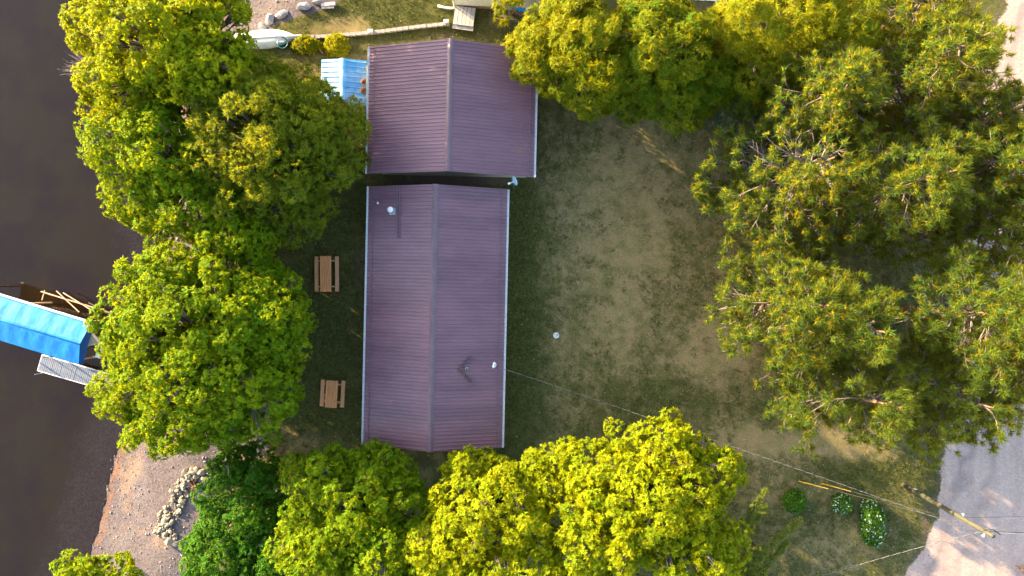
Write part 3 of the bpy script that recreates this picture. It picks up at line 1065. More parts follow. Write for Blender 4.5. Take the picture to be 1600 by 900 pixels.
vl.build('side_valance', M['canopy_dark'], lift)
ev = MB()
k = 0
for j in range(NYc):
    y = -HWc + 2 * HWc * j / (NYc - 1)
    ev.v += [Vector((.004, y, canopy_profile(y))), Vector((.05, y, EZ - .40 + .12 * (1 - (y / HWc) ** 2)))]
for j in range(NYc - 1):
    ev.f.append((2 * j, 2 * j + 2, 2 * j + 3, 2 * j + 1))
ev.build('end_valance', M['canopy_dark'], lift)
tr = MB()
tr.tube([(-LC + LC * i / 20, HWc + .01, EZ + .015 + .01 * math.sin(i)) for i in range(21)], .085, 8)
tr.build('highlight_roll', M['roll_highlight'], lift, True)  # one eave only: sun glint on the vinyl, made as a white roll
MB().tube([(-LC, 0, RZ_ + .012), (0, 0, RZ_ + .012)], .022, 6).build('ridge_seam', M['canopy'], lift, True)
for x in (-.5, -4.6, -8.5):
    for sy in (-1, 1):
        MB().box((x, sy * 1.32, EZ / 2 - .7), (.09, .09, EZ + 1.2)).build('post', M['lift'], lift)
fb = MB()
for sy in (-1, 1):
    fb.bar((-.5, sy * 1.32, EZ - .42), (-8.5, sy * 1.32, EZ - .42), .06, .06)
for x in (-.46, -2.5, -4.64, -6.5, -8.54):
    fb.bar((x, -1.26, EZ - .30), (x, 1.26, EZ - .30), .05, .05)
fb.build('frame_rail', M['lift'], lift)
lb = MB()
lb.bar((-.3, 1.95, .55), (-5.2, 1.95, .55), .08, .08)
lb.bar((-1.0, 1.75, .95), (-3.6, 2.35, .75), .06, .06).bar((-.2, 1.95, .62), (-1.6, 2.25, 1.0), .05, .06).bar((-2.2, 1.4, .7), (-4.2, 2.3, .55), .06, .06)
lb.bar((-.25, 1.4, .5), (-.25, 2.1, .5), .06, .06).bar((-5.0, 1.4, .5), (-5.0, 2.1, .5), .06, .06)
lb.build('cradle_beam', M['lift'], lift)
bt = empty('motor_boat', lift.location + Matrix.Rotation(LIFT_AN, 3, 'Z') @ Vector((-2.6, 0, .9)), LIFT_AN)
tag(bt, 'white motor boat stored under the bright blue canopy of the lift', 'boat')
hm = hull_mesh(5.6, 2.0, .75)
hm.v = [Vector((p.x, p.y, .75 - p.z)) for p in hm.v]; hm.f = [q[::-1] for q in hm.f]
hm.build('hull', M['hull'], bt, True)
MB().box((-.3, 0, .62), (3.6, 1.5, .05)).build('floor', M['old_board'], bt)
MB().box((3.02, 0, .74), (.34, 1.9, .10)).box((3.02, .9, .6), (.3, .1, .26)).box((3.02, -.9, .6), (.3, .1, .26)).build('swim_platform', M['hull'], bt)

dk0 = W(63, 567, -.35)
dock = empty('dock', (dk0.x, dk0.y, WATER_Z), R(-16.0))
tag(dock, 'weathered blue grey plank dock alongside the blue canopied boat lift', 'dock')
DL = 5.6
pm = None
for k in range(int(DL / .125)):
    if pm is None:
        o = MB().box((0, 0, .46), (.100, 1.04, .035)).build('plank', M['dock'], dock)
        pm = o.data
    else:
        o = bpy.data.objects.new('plank', pm)
        o.parent = dock
        col.objects.link(o)
    o.location = (.06 + k * .125, rs.uniform(-.012, .012), rs.uniform(-.006, .006))
MB().box((DL / 2, -.56, .41), (DL, .05, .13)).box((DL / 2, .56, .41), (DL, .05, .13)).box((-.03, 0, .41), (.05, 1.16, .13)).build('frame', M['white_metal'], dock)
for x, y in ((.35, -.62), (.55, .60), (3.9, -.62), (3.9, .62)):
    MB().tube([(x, y, -1.2), (x, y, 1.25)], .03, 8).build('post', M['steel'], dock)

# ------------------------------------------------------------------ picnic tables
def picnic(px, py, length, rz, label, w_top=.76):
    p = W(px, py, .6)
    root = empty('picnic_table', (p.x, p.y, gzf(p.x, p.y)), rz)
    tag(root, label, 'picnic table', 'picnic tables on the shaded lawn')
    n = 5
    bw = w_top / n
    for k in range(n):
        MB().box((-w_top / 2 + bw * (k + .5), rs.uniform(-.01, .01), .74 + rs.uniform(-.002, .002)), (bw - .012, length, .038)).build('top_board', M['picnic'], root)
    for sx in (-1, 1):
        MB().box((sx * .69, .0, .45), (.255, length - .02, .04)).build('seat', M['picnic_pale'], root)
    for sy in (-1, 1):
        y = sy * (length / 2 - .32)
        MB().box((0, y, .40), (1.62, .045, .09)).build('crossbar', M['picnic_pale'], root)
        MB().box((0, y, .69), (w_top - .06, .045, .06)).build('top_cleat', M['picnic_pale'], root)
        for sx in (-1, 1):
            MB().bar((sx * .22, y + .047, .70), (sx * .62, y + .047, .0), .045, .10).build('leg', M['picnic_pale'], root)
    return root


picnic(509.5, 428, 2.38, R(0.3), 'longer reddish brown picnic table, nearer the garage')
picnic(518.5, 615.5, 1.82, R(-3.2), 'shorter orange brown picnic table, farther from the garage', .80)

# ------------------------------------------------------------------ small things in the yard
p = W(869, 524)
lid = empty('septic_lid', (p.x, p.y, gzf(p.x, p.y)))
tag(lid, 'small round white lid set in the dry lawn right of the cabin', 'lid')
MB().lathe([(.21, -.05), (.21, .10), (.17, .13), (.02, .14)], (0, 0, 0), 18).build('lid_disc', M['concrete_lid'], lid, True)
MB().box((.06, .03, .15), (.05, .12, .025)).build('handle', M['cable'], lid)

p = W(803, 284, 3.3)
dish = empty('satellite_dish', (p.x, p.y, 0))
tag(dish, 'pale satellite dish on a mast in the gap between cabin and garage', 'satellite dish')
MB().tube([(-.02, .0, -.2), (-.02, 0, 3.1), (.06, .05, 3.25)], .03, 8).build('mast', M['steel'], dish)
ax = Vector((-.80, -.42, .36)).normalized()
q = ax.to_track_quat('Z', 'Y').to_matrix()
MB().lathe([(.0 + .02, -.075), (.12, -.065), (.22, -.035), (.31, .012), (.305, .022), (.2, -.02), (.02, -.06)], (.06, .06, 3.3), 20, q).build('reflector', M['dish'], dish, True)
c0 = Vector((.06, .06, 3.3)) + q @ Vector((0, -.25, -.03)); c1 = Vector((.06, .06, 3.3)) + ax * .42 + q @ Vector((0, -.05, 0))
MB().bar(c0, c1, .035, .035).bar(Vector((.06, .06, 3.25)), c1, .03, .03).build('feed_arm', M['white_metal'], dish)
MB().bar(c1 - ax * .07, c1 + ax * .07, .12, .10).build('receiver', M['white_metal'], dish)

# wood pile under a blue tarp, boards
p = W(842, 16)
wp = empty('wood_pile', (p.x, p.y, 0), R(-4))
tag(wp, 'stack of reddish firewood under the blue tarp at the top edge', 'wood pile')
for k in range(34):
    r = rs.uniform(.07, .11)
    i, j = k % 17, k // 17
    MB().tube([(-2.0 + i * .24 + rs.uniform(-.02, .02), -.42 + rs.uniform(-.04, .04), .12 + j * .2), (-2.0 + i * .24, .45, .12 + j * .2)], r, 7).build('log', M['firewood'], wp)
tv = MB()
for i in range(33):
    for j in range(13):
        x = -2.1 + 4.4 * i / 32; y = -.36 + .95 * j / 12
        tv.v.append(Vector((x, y, .47 + .10 * float(fbm(i * .35, j * .4, 11)) - .22 * max(0, abs(x) - 1.9) - .35 * max(0, (j - 10) / 3))))
for i in range(32):
    for j in range(12):
        a = i * 13 + j
        tv.f.append((a, a + 13, a + 14, a + 1))
o = tv.build('tarp', M['tarp'], None, True)
o.location = wp.location; o.rotation_euler = wp.rotation_euler
tag(o, 'bright blue tarp spread over the firewood behind the leaves', 'tarp')
for (a, b, lab) in (((772, 22), (784, 11), 'pale loose board leaning among the clutter below the pale building'),
                    ((783, 24), (803, 29), 'pale loose board lying flat just left of the wood pile')):
    q0 = W(*a, .08); q1 = W(*b, .25)
    o = MB().bar(q0, q1, .18, .04).build('loose_board', M['old_board'])
    tag(o, lab, 'board')

# ------------------------------------------------------------------ parked car under the pines
cp = W(1190, 257)
car = empty('parked_car', (cp.x, cp.y, gzf(cp.x, cp.y)), R(174))
tag(car, 'dark navy car parked beneath the pine branches', 'car')
prof = [(-2.35, .35), (-2.4, .75), (-2.3, .98), (-1.55, 1.05), (-1.45, 1.06), (1.05, 1.02), (2.1, .86), (2.35, .65), (2.35, .35)]
yy = [-.88, -.82, .82, .88]
mb = MB()
n_ = len(prof)
for y, ins in ((-.90, .0), (-.84, .03), (.84, .03), (.90, .0)):
    for x, z in prof:
        mb.v.append(Vector((x, y, z + (ins if z > .5 else 0))))
for r_i in range(3):
    for k in range(n_ - 1):
        a = r_i * n_ + k
        mb.f.append((a, a + n_, a + n_ + 1, a + 1))
mb.f.append(tuple(range(n_))); mb.f.append(tuple(range(3 * n_, 4 * n_))[::-1])
mb.build('body', M['car'], car)
cab = MB().add([(-2.0, -.78, 1.06), (1.0, -.78, 1.06), (1.0, .78, 1.06), (-2.0, .78, 1.06), (-1.7, -.62, 1.55), (.2, -.62, 1.6), (.2, .62, 1.6), (-1.7, .62, 1.55)],
               [(0, 1, 5, 4), (1, 2, 6, 5), (2, 3, 7, 6), (3, 0, 4, 7)])
cab.build('glazing', M['glass'], car)
MB().box((-.75, 0, 1.6), (1.98, 1.28, .06)).build('car_roof', M['car'], car)
for x in (-1.5, 1.45):
    for y in (-.84, .84):
        MB().lathe([(.33, -.11), (.34, -.06), (.34, .06), (.33, .11)], (x, y, .34), 16, Matrix.Rotation(R(90), 3, 'X')).build('wheel', M['rubber'], car, True)
for y in (-.62, .62):
    MB().box((2.33, y, .68), (.08, .34, .14)).build('headlight', M['lamp_lens'], car)
    MB().box((-2.37, y, .82), (.07, .30, .16)).build('tail_light', M['red_lens'], car)
    MB().box((.75, y * 1.55, 1.08), (.14, .16, .10)).build('side_mirror', M['car'], car)

# ------------------------------------------------------------------ utility pole, wires, guys
pb_ = W(1412, 757); PH = 8.8
pole = empty('utility_pole', (pb_.x, pb_.y, 0))
tag(pole, 'tall leaning wooden utility pole beside the pale road', 'utility pole')
ptop = W(1552, 838, PH)
lean = ptop - pb_
MB().tube([(0, 0, -.4), lean * .5, lean], [.17, .145, .12], 14).build('shaft', M['pole'], pole, True)


def on_pole(f):
    return pb_ + lean * f


dirp = Vector((-.6, .8, 0))
for f, side in ((.70, Vector((.2, .98, 0))), (.925, Vector((-.4, -.92, 0)))):
    q = lean * f
    MB().tube([q, q + side * .22], .03, 7).lathe([(.05, -.07), (.07, -.03), (.05, 0), (.07, .03), (.05, .07)], q + side * .26, 10).build('insulator', M['porcelain'], pole, True)
q = lean * .93
MB().tube([q + Vector((-.12, .1, 0)), q + Vector((-.02, .28, .25)), q + Vector((.35, .16, .22)), q + Vector((.75, -.12, .1))], .035, 7).build('cable_loop', M['cable'], pole, True)
MB().box(lean * .16 + Vector((.0, .15, 0)), (.12, .03, .2)).build('pole_tag', M['white_metal'], pole)


def sag_pts(a, b, sag, n=40):
    return [a.lerp(b, i / n) - Vector((0, 0, sag * 4 * (i / n) * (1 - i / n))) for i in range(n + 1)]


def twisted(name, a, b, sag, label, pitch=.62):
    ln = (b - a).length
    n = int(ln / pitch * 6)
    base = sag_pts(a, b, sag, n)
    t = (b - a).normalized()
    u = t.cross(Vector((0, 0, 1))).normalized(); w = u.cross(t)
    root = empty(name, a)
    tag(root, label, 'cable', None)
    for k, (rad, m_, nm) in enumerate(((.0065, M['bare_wire'], 'bare_strand'), (.010, M['cable'], 'black_strand'))):
        pts_ = []
        for i, p_ in enumerate(base):
            an = 2 * math.pi * i / 6 + k * math.pi
            pts_.append(p_ + (u * math.cos(an) + w * math.sin(an)) * .013)
        MB().tube(pts_, rad, 5).build(nm, m_, root, True, off=a)
    return root


twisted('service_cable', on_pole(.93) + Vector((-.2, -.1, 0)), MAST, .55, 'twisted service cable from the pole across the lawn to the cabin roof')
far_l = Vector((W(1120, 955, 3.5).x, W(1120, 955, 3.5).y, 3.5))
twisted('service_cable', on_pole(.90) + Vector((-.15, -.1, 0)), far_l, .4, 'twisted cable from the pole toward the lower edge past the flowering shrubs')
for (f, y0, lab) in ((.70, 804, 'thin wire crossing the road to the pole, passing below the others'), (.70, 810.5, 'thin pale wire crossing the road just below the lowest wire'),
                     (.94, 836, 'thick dark wire crossing the road to the loop near the pole top'), (.95, 842, 'thin pale wire leaving the very top of the pole')):
    a = on_pole(f) + Vector((.15, .05, 0))
    z1 = a.z - .1
    b_ = W(1760, y0 + 4, z1)
    o = MB().tube([p_ - a for p_ in sag_pts(a, b_, .12, 12)], .022 if f == .94 else .013, 5).build('overhead_wire', M['cable'] if y0 in (804, 836) else M['bare_wire'])
    o.location = a
    tag(o, lab, 'wire', 'wires over the road')
for (px, py, f, lab) in ((1247, 752, .86, 'guy wire with a yellow guard nearest the round green shrub'), (1283, 755.5, .80, 'guy wire with a yellow guard above the small white shrub')):
    a = W(px, py); a.z = gzf(a.x, a.y) - .05
    b_ = on_pole(f)
    g = empty('guy_wire', a)
    tag(g, lab, 'guy wire', 'guy wires of the utility pole')
    MB().tube([Vector((0, 0, 0)), b_ - a], .007, 5).build('strand', M['cable'], g)
    d = (b_ - a).normalized()
    MB().tube([d * .1, d * 2.05], .035, 8).build('guard', M['guard'], g, True)
    MB().tube([d * -.2, d * .12], .02, 6).build('anchor_rod', M['steel'], g)


# ------------------------------------------------------------------ vegetation
def rot_frames(axis_v, rng):
    """for unit axes (n,3): two perpendicular unit vectors with random spin"""
    n = len(axis_v)
    ref = np.where(np.abs(axis_v[:, 2:3]) < .9, np.array([[0, 0, 1.0]]), np.array([[1.0, 0, 0]]))
    u = np.cross(axis_v, ref); u /= np.linalg.norm(u, axis=1, keepdims=True)
    w = np.cross(axis_v, u)
    a = rng.uniform(0, 2 * math.pi, (n, 1))
    return u * np.cos(a) + w * np.sin(a), -u * np.sin(a) + w * np.cos(a)


def unit(v):
    return v / np.maximum(np.linalg.norm(v, axis=-1, keepdims=True), 1e-9)


def sprigs_to_leaves(pos, axis_v, tone, rng, nleaf, length, width, polar, fold=.12, tri=False):
    """whorls of diamond leaves round each sprig; returns verts (quads) and tone"""
    n = len(pos)
    u, w = rot_frames(axis_v, rng)
    an = (np.arange(nleaf)[None] * 2 * math.pi / nleaf + rng.normal(0, .35, (n, nleaf)))
    po = rng.uniform(polar[0], polar[1], (n, nleaf))
    d = (u[:, None] * np.cos(an)[..., None] + w[:, None] * np.sin(an)[..., None]) * np.sin(po)[..., None] + axis_v[:, None] * np.cos(po)[..., None]
    ln = length * rng.uniform(.65, 1.25, (n, nleaf, 1)) * rng.uniform(.7, 1.25, (n, 1, 1))
    side = unit(np.cross(d, axis_v[:, None] + rng.normal(0, .35, (n, nleaf, 3))))
    wd = width * rng.uniform(.7, 1.2, (n, nleaf, 1))
    up = np.cross(side, d)
    b = pos[:, None] + d * ln * .08 + rng.normal(0, length * .18, (n, nleaf, 3))
    l = b + d * ln * .5 + side * wd / 2 - up * wd * fold
    r = b + d * ln * .5 - side * wd / 2 - up * wd * fold
    tp = b + d * ln
    tn = np.clip(tone[:, None] + rng.normal(0, .13, (n, nleaf)), 0, 1)
    if tri:
        V = np.stack([b - side * wd / 2, b + side * wd / 2, tp], 2).reshape(-1, 3)
        return V, np.repeat(tn.reshape(-1), 3)
    V = np.stack([b, r, tp, l], 2).reshape(-1, 3)
    return V, np.repeat(tn.reshape(-1), 4)


def crown_boughs(c, r, n, rng, zmin=-.35, inner=.12, seed=0):
    i = np.arange(n) + .5
    zz = 1 - (1 - zmin) * i / n
    ph = i * 2.399963 + rng.uniform(0, 6.28)
    s = np.sqrt(np.maximum(0, 1 - zz ** 2))
    d = np.stack([s * np.cos(ph), s * np.sin(ph), zz], 1) + rng.normal(0, .10, (n, 3))
    d = unit(d)
    f = .66 + .36 * vnoise(d[:, 0] * 2.6 + seed * 7.3, d[:, 1] * 2.6 + d[:, 2] * 1.7, seed) + rng.normal(0, .105, n)
    p = np.array(c) + d * np.array(r) * f[:, None]
    nrm = unit(d / np.array(r))
    k = int(n * inner)
    sel = rng.choice(n, k, replace=False)
    p2 = np.array(c) + d[sel] * np.array(r) * rng.uniform(.3, .7, (k, 1))
    return np.concatenate([p, p2]), np.concatenate([nrm, nrm[sel]])


def tubes_mesh(paths, name, mat, parent, n=6, off=(0, 0, 0)):
    mb = MB()
    for pts_, rad in paths:
        mb.tube(pts_, rad, n)
    return mb.build(name, mat, parent, True, off=off)


def mesh_quads(name, V, tone, mat, parent, off, k=4):
    me = np_mesh(name, V - np.array(off), np.arange(len(V)), np.full(len(V) // k, k))
    set_attr(me, 'tone', tone)
    return link_mesh(name, me, mat, parent)


def broadleaf(name, label, base, crowns, mat, seed, cat='tree', group='trees around the cabin', bough_r=(.7, 1.25), density=42, nleaf=7, leaf=(.20, .15),
              polar=(.9, 1.75), trunk_r=.24, bough_density=1.0, tone_mid=.45, droop=0.0, dead=0, flat=.8, skip=None, fork=.45, lobe=True):
    rng = np.random.default_rng(seed)
    bz = gzf(base[0], base[1])
    root = empty(name, (base[0], base[1], bz))
    tag(root, label, cat, group)
    off = np.array([base[0], base[1], bz])
    P, N = [], []
    for ci, (c, r) in enumerate(crowns):
        area = (r[0] * r[1] + (r[0] + r[1]) * r[2]) * 2.2
        n = max(5, int(area / (math.pi * (sum(bough_r) / 2) ** 2) * 1.5 * bough_density))
        p, nn = crown_boughs(c, r, n, rng, zmin=-.95 if c[2] < 3 else -.35, seed=seed + ci)
        P.append(p); N.append(nn)
    P = np.concatenate(P); N = np.concatenate(N)
    keep = rng.random(len(P)) > .05
    keep &= vnoise(P[:, 0] * .75 + seed, P[:, 1] * .75 + P[:, 2] * .5, seed + 2) > .17
    keep &= P[:, 2] > bz + .3
    if skip is not None:
        keep &= ~skip(P)
    P, N = P[keep], N[keep]
    nb_ = len(P)
    br = rng.uniform(bough_r[0], bough_r[1], nb_)
    m = density
    d = unit(rng.normal(size=(nb_, m, 3)))
    nm = unit(N + np.array([0, 0, .55]))
    dt = (d * nm[:, None]).sum(-1)
    d = np.where((dt < -.25)[..., None], d - 1.6 * dt[..., None] * nm[:, None], d)
    d = unit(d)
    rad = br[:, None] * (.6 + .4 * rng.random((nb_, m)) ** .5)
    q = P[:, None] + d * rad[..., None] * np.array([1, 1, flat])
    ax_ = unit(d + .5 * np.array([0, 0, 1.0]) + .4 * N[:, None] + rng.normal(0, .22, d.shape))
    if droop:
        ax_ = unit(ax_ + np.array([0, 0, droop]))
    bt_ = rng.normal(0, .10, nb_)
    tn = tone_mid + bt_[:, None] + rng.normal(0, .12, (nb_, m))
    V, T = sprigs_to_leaves(q.reshape(-1, 3), ax_.reshape(-1, 3), tn.reshape(-1), rng, nleaf, leaf[0], leaf[1], polar, .0, True)
    mesh_quads('crown', V, T, mat, root, off, 3)
    # trunk, limbs and twigs
    c_all = np.mean([np.array(c) for c, r in crowns], axis=0)
    fork_p = np.array([base[0] * (1 - fork) + c_all[0] * fork, base[1] * (1 - fork) + c_all[1] * fork, bz + (c_all[2] - bz) * fork])
    tops = []
    tubes_mesh([([(base[0], base[1], bz - .2), tuple((off + fork_p) / 2 + rng.normal(0, .08, 3)), tuple(fork_p)], [trunk_r * 1.25, trunk_r, trunk_r * .75])], 'trunk', M['bark'], root, 10, off)
    limbs = []
    order = rng.permutation(nb_)[:max(10, nb_ // 3)]
    for j in order:
        e = P[j]
        mid_ = fork_p * .5 + e * .5 + np.array([0, 0, .08 * np.linalg.norm(e - fork_p)]) + rng.normal(0, .15, 3)
        limbs.append(([tuple(fork_p), tuple(mid_), tuple(e)], [trunk_r * .42, trunk_r * .22, .03]))
        for k in range(3):
            a_ = mid_ * .5 + e * .5
            t_ = e + unit(rng.normal(size=3) + N[j]) * br[j] * .8
            limbs.append(([tuple(a_), tuple((a_ + t_) / 2 + rng.normal(0, .08, 3)), tuple(t_)], [.045, .03, .012]))
    for k in range(dead):
        j = rng.integers(nb_)
        e = P[j] + N[j] * br[j] * .8
        d0 = unit(rng.normal(size=3) + N[j] * .6)
        limbs.append(([tuple(e - d0 * .7), tuple(e + rng.normal(0, .06, 3)), tuple(e + d0 * .8)], [.035, .03, .015]))
    tag(tubes_mesh(limbs, 'limbs', M['bark'] if not dead else M['twig'], root, 5, off), kind='stuff')
    return root


def C(px, py, z, rpx, rpy, rz):
    """crown ellipsoid whose middle height z is seen at the pixel, radii in pixels at that height"""
    s = (CAM_H - z) / FPX
    p = W(px, py, z)
    return ((p.x, p.y, z), (rpx * s, rpy * s, rz))


def B(px, py):
    p = W(px, py)
    return (p.x, p.y)


MAPLE = dict(bough_r=(.38, .74), density=28, nleaf=11, leaf=(.165, .125), flat=.9)
# lakeside trees
broadleaf('maple_tree', 'tall yellow green maple at the lake edge in the top corner', B(330, 150),
          [C(255, 70, 8.5, 110, 80, 3.6), C(330, 38, 7.5, 58, 52, 3.0), C(205, 150, 7.0, 70, 55, 3.0), C(320, 110, 8, 80, 60, 3.2), C(170, 60, 6.6, 45, 50, 2.6), C(310, -55, 6.6, 105, 60, 4.0), C(330, -135, 6.6, 115, 80, 4.0)], M['maple_yellow'], 11, tone_mid=.62, **MAPLE)  # last two crowns, out of view, added to shade the garage roof
broadleaf('maple_tree', 'bright green maple leaning over the water below the tall corner maple', B(330, 270),
          [C(240, 235, 7.0, 95, 70, 3.0), C(300, 310, 5.8, 100, 70, 2.6), C(370, 372, 5.6, 58, 34, 2.6), C(215, 310, 5.0, 42, 38, 1.8), C(320, 320, 2.4, 90, 75, 2.0), C(285, 195, 5.6, 62, 58, 2.8)], M['maple'], 12, tone_mid=.45, **MAPLE)  # lowest crown is a hidden skirt added to block low sun
broadleaf('cedar_tree', 'dense olive green cedar touching the corner of the garage', B(480, 260),
          [C(425, 215, 6.5, 118, 118, 4.6), C(375, 140, 6.0, 70, 60, 3.2), C(500, 215, 4.6, 70, 85, 3.0), C(440, 315, 4.4, 80, 62, 2.8), C(430, 260, 2.4, 100, 95, 2.1), C(405, 315, 1.6, 80, 62, 1.4), C(470, 215, 1.6, 70, 70, 1.4)], M['cedar'], 13,  # last three crowns, close to the ground, added to keep sunbeams off the lawn
          bough_r=(.42, .80), density=34, nleaf=12, leaf=(.20, .075), polar=(.5, 1.5), tone_mid=.45, flat=.9)
broadleaf('maple_tree', 'big round green maple beside the dock and the blue canopy', B(390, 530),
          [C(310, 545, 7.5, 120, 120, 4.2), C(240, 520, 6.5, 70, 80, 3.2), C(395, 510, 6.2, 92, 85, 3.4), C(300, 640, 5.5, 105, 66, 3.2), C(400, 600, 5.5, 85, 78, 3.0),
           C(270, 435, 7.0, 78, 44, 2.8), C(320, 560, 2.6, 120, 105, 2.2), C(400, 480, 2.4, 64, 64, 1.9), C(390, 440, 1.5, 60, 60, 1.3), C(405, 468, 4.8, 55, 50, 2.3), C(212, 605, 4.8, 50, 48, 2.2), C(395, 425, 4.6, 45, 36, 2.2)], M['maple'], 14, tone_mid=.42, trunk_r=.3, **MAPLE)  # lowest crowns are skirts added to screen the west lawn from sun
broadleaf('young_tree', 'small bright tree top at the lower edge beside the beach', B(196, 886), [C(150, 908, 4.2, 62, 36, 2.2)], M['maple'], 15, tone_mid=.5,
          trunk_r=.12, bough_r=(.4, .7), density=34, nleaf=11, leaf=(.165, .125))
broadleaf('thicket_tree', 'darker green tree with dead twigs beside the stone row', B(440, 770),
          [C(384, 795, 3.6, 66, 74, 2.6), C(350, 865, 3.8, 64, 52, 2.4), C(430, 850, 3.6, 60, 70, 2.4), C(366, 726, 2.8, 30, 24, 1.6), C(400, 735, 2.8, 34, 34, 1.6)],
          M['maple_deep'], 16, bough_r=(.45, .8), density=42, nleaf=11, leaf=(.16, .115), tone_mid=.5, dead=26)
broadleaf('maple_tree', 'green and yellow maple at the lower left corner of the cabin roof', B(600, 760),
          [C(540, 790, 6.0, 95, 80, 3.2), C(500, 860, 6.4, 66, 60, 3.0), C(590, 860, 6.2, 80, 60, 3.0), C(590, 740, 4.4, 60, 42, 2.2), C(638, 800, 5.2, 42, 60, 2.4), C(650, 870, 6, 46, 44, 2.6), C(500, 735, 4.6, 50, 34, 2.0)],
          M['maple'], 17, tone_mid=.45, **MAPLE)
broadleaf('maple_tree', 'yellow maple crowding the lower right corner of the cabin roof', B(780, 720),
          [C(770, 800, 7.0, 100, 72, 3.4), C(700, 860, 7.0, 70, 56, 3.0), C(800, 880, 7.5, 90, 60, 3.2), C(745, 735, 5.0, 52, 28, 2.0), C(860, 745, 5.6, 70, 46, 2.4)],
          M['maple_yellow'], 18, tone_mid=.66, **MAPLE)
broadleaf('maple_tree', 'broad yellow green maple standing beside the narrow young evergreens', B(1010, 690),
          [C(1010, 780, 7.5, 125, 85, 3.8), C(930, 850, 7.5, 90, 66, 3.4), C(1078, 850, 7.0, 76, 66, 3.4), C(1030, 700, 5.4, 68, 46, 2.4), C(1104, 738, 5.4, 44, 46, 2.4),
           C(930, 735, 5.6, 70, 44, 2.4)], M['maple_yellow'], 19, tone_mid=.62, trunk_r=.3, **MAPLE)
# trees at the top
ASH = dict(bough_r=(.36, .68), density=28, nleaf=13, leaf=(.24, .075), polar=(1.0, 1.9), flat=.85)
broadleaf('ash_tree', 'feathery yellow green ash overhanging the garage roof', B(900, 110),
          [C(932, 56, 7.2, 80, 66, 3.4), C(845, 85, 5.4, 48, 44, 2.2), C(890, 16, 6.2, 42, 34, 2.4), C(797, 12, 5.2, 16, 12, .8), C(935, 135, 5.0, 70, 40, 2.2), C(846, 86, 2.4, 64, 54, 2.2)], M['ash'], 20, tone_mid=.52, **ASH)  # last crown, low under the tree, added to stop sun streaks on the lawn
broadleaf('ash_tree', 'olive green ash between the garage ash and the willow', B(1020, 130),
          [C(1030, 70, 7.0, 80, 80, 3.4), C(1060, 145, 5.0, 72, 46, 2.4), C(985, 135, 4.6, 50, 42, 2.0), C(1110, 120, 5.0, 55, 60, 2.4), C(975, 105, 2.3, 70, 45, 1.8)], M['ash'], 21, tone_mid=.34, **ASH)  # last low crown added as a sun screen for the lawn
broadleaf('willow_tree', 'lime yellow willow with fine leaves at the upper edge', B(1170, 120),
          [C(1215, 35, 8.0, 100, 60, 3.4), C(1290, 45, 7.4, 70, 55, 3.0), C(1190, 110, 5.6, 75, 50, 2.6)], M['willow'], 22, bough_r=(.5, .95), density=46, nleaf=15,
          leaf=(.26, .05), polar=(.6, 1.5), tone_mid=.6)
broadleaf('olive_bush', 'grey green fine leaved bush under the edge of the pines', B(1125, 180), [C(1140, 165, 3.2, 46, 40, 2.0)], M['grey_leaf'], 23,
          bough_r=(.4, .7), density=46, nleaf=8, leaf=(.26, .04), polar=(.4, 1.4), trunk_r=.09, tone_mid=.5)


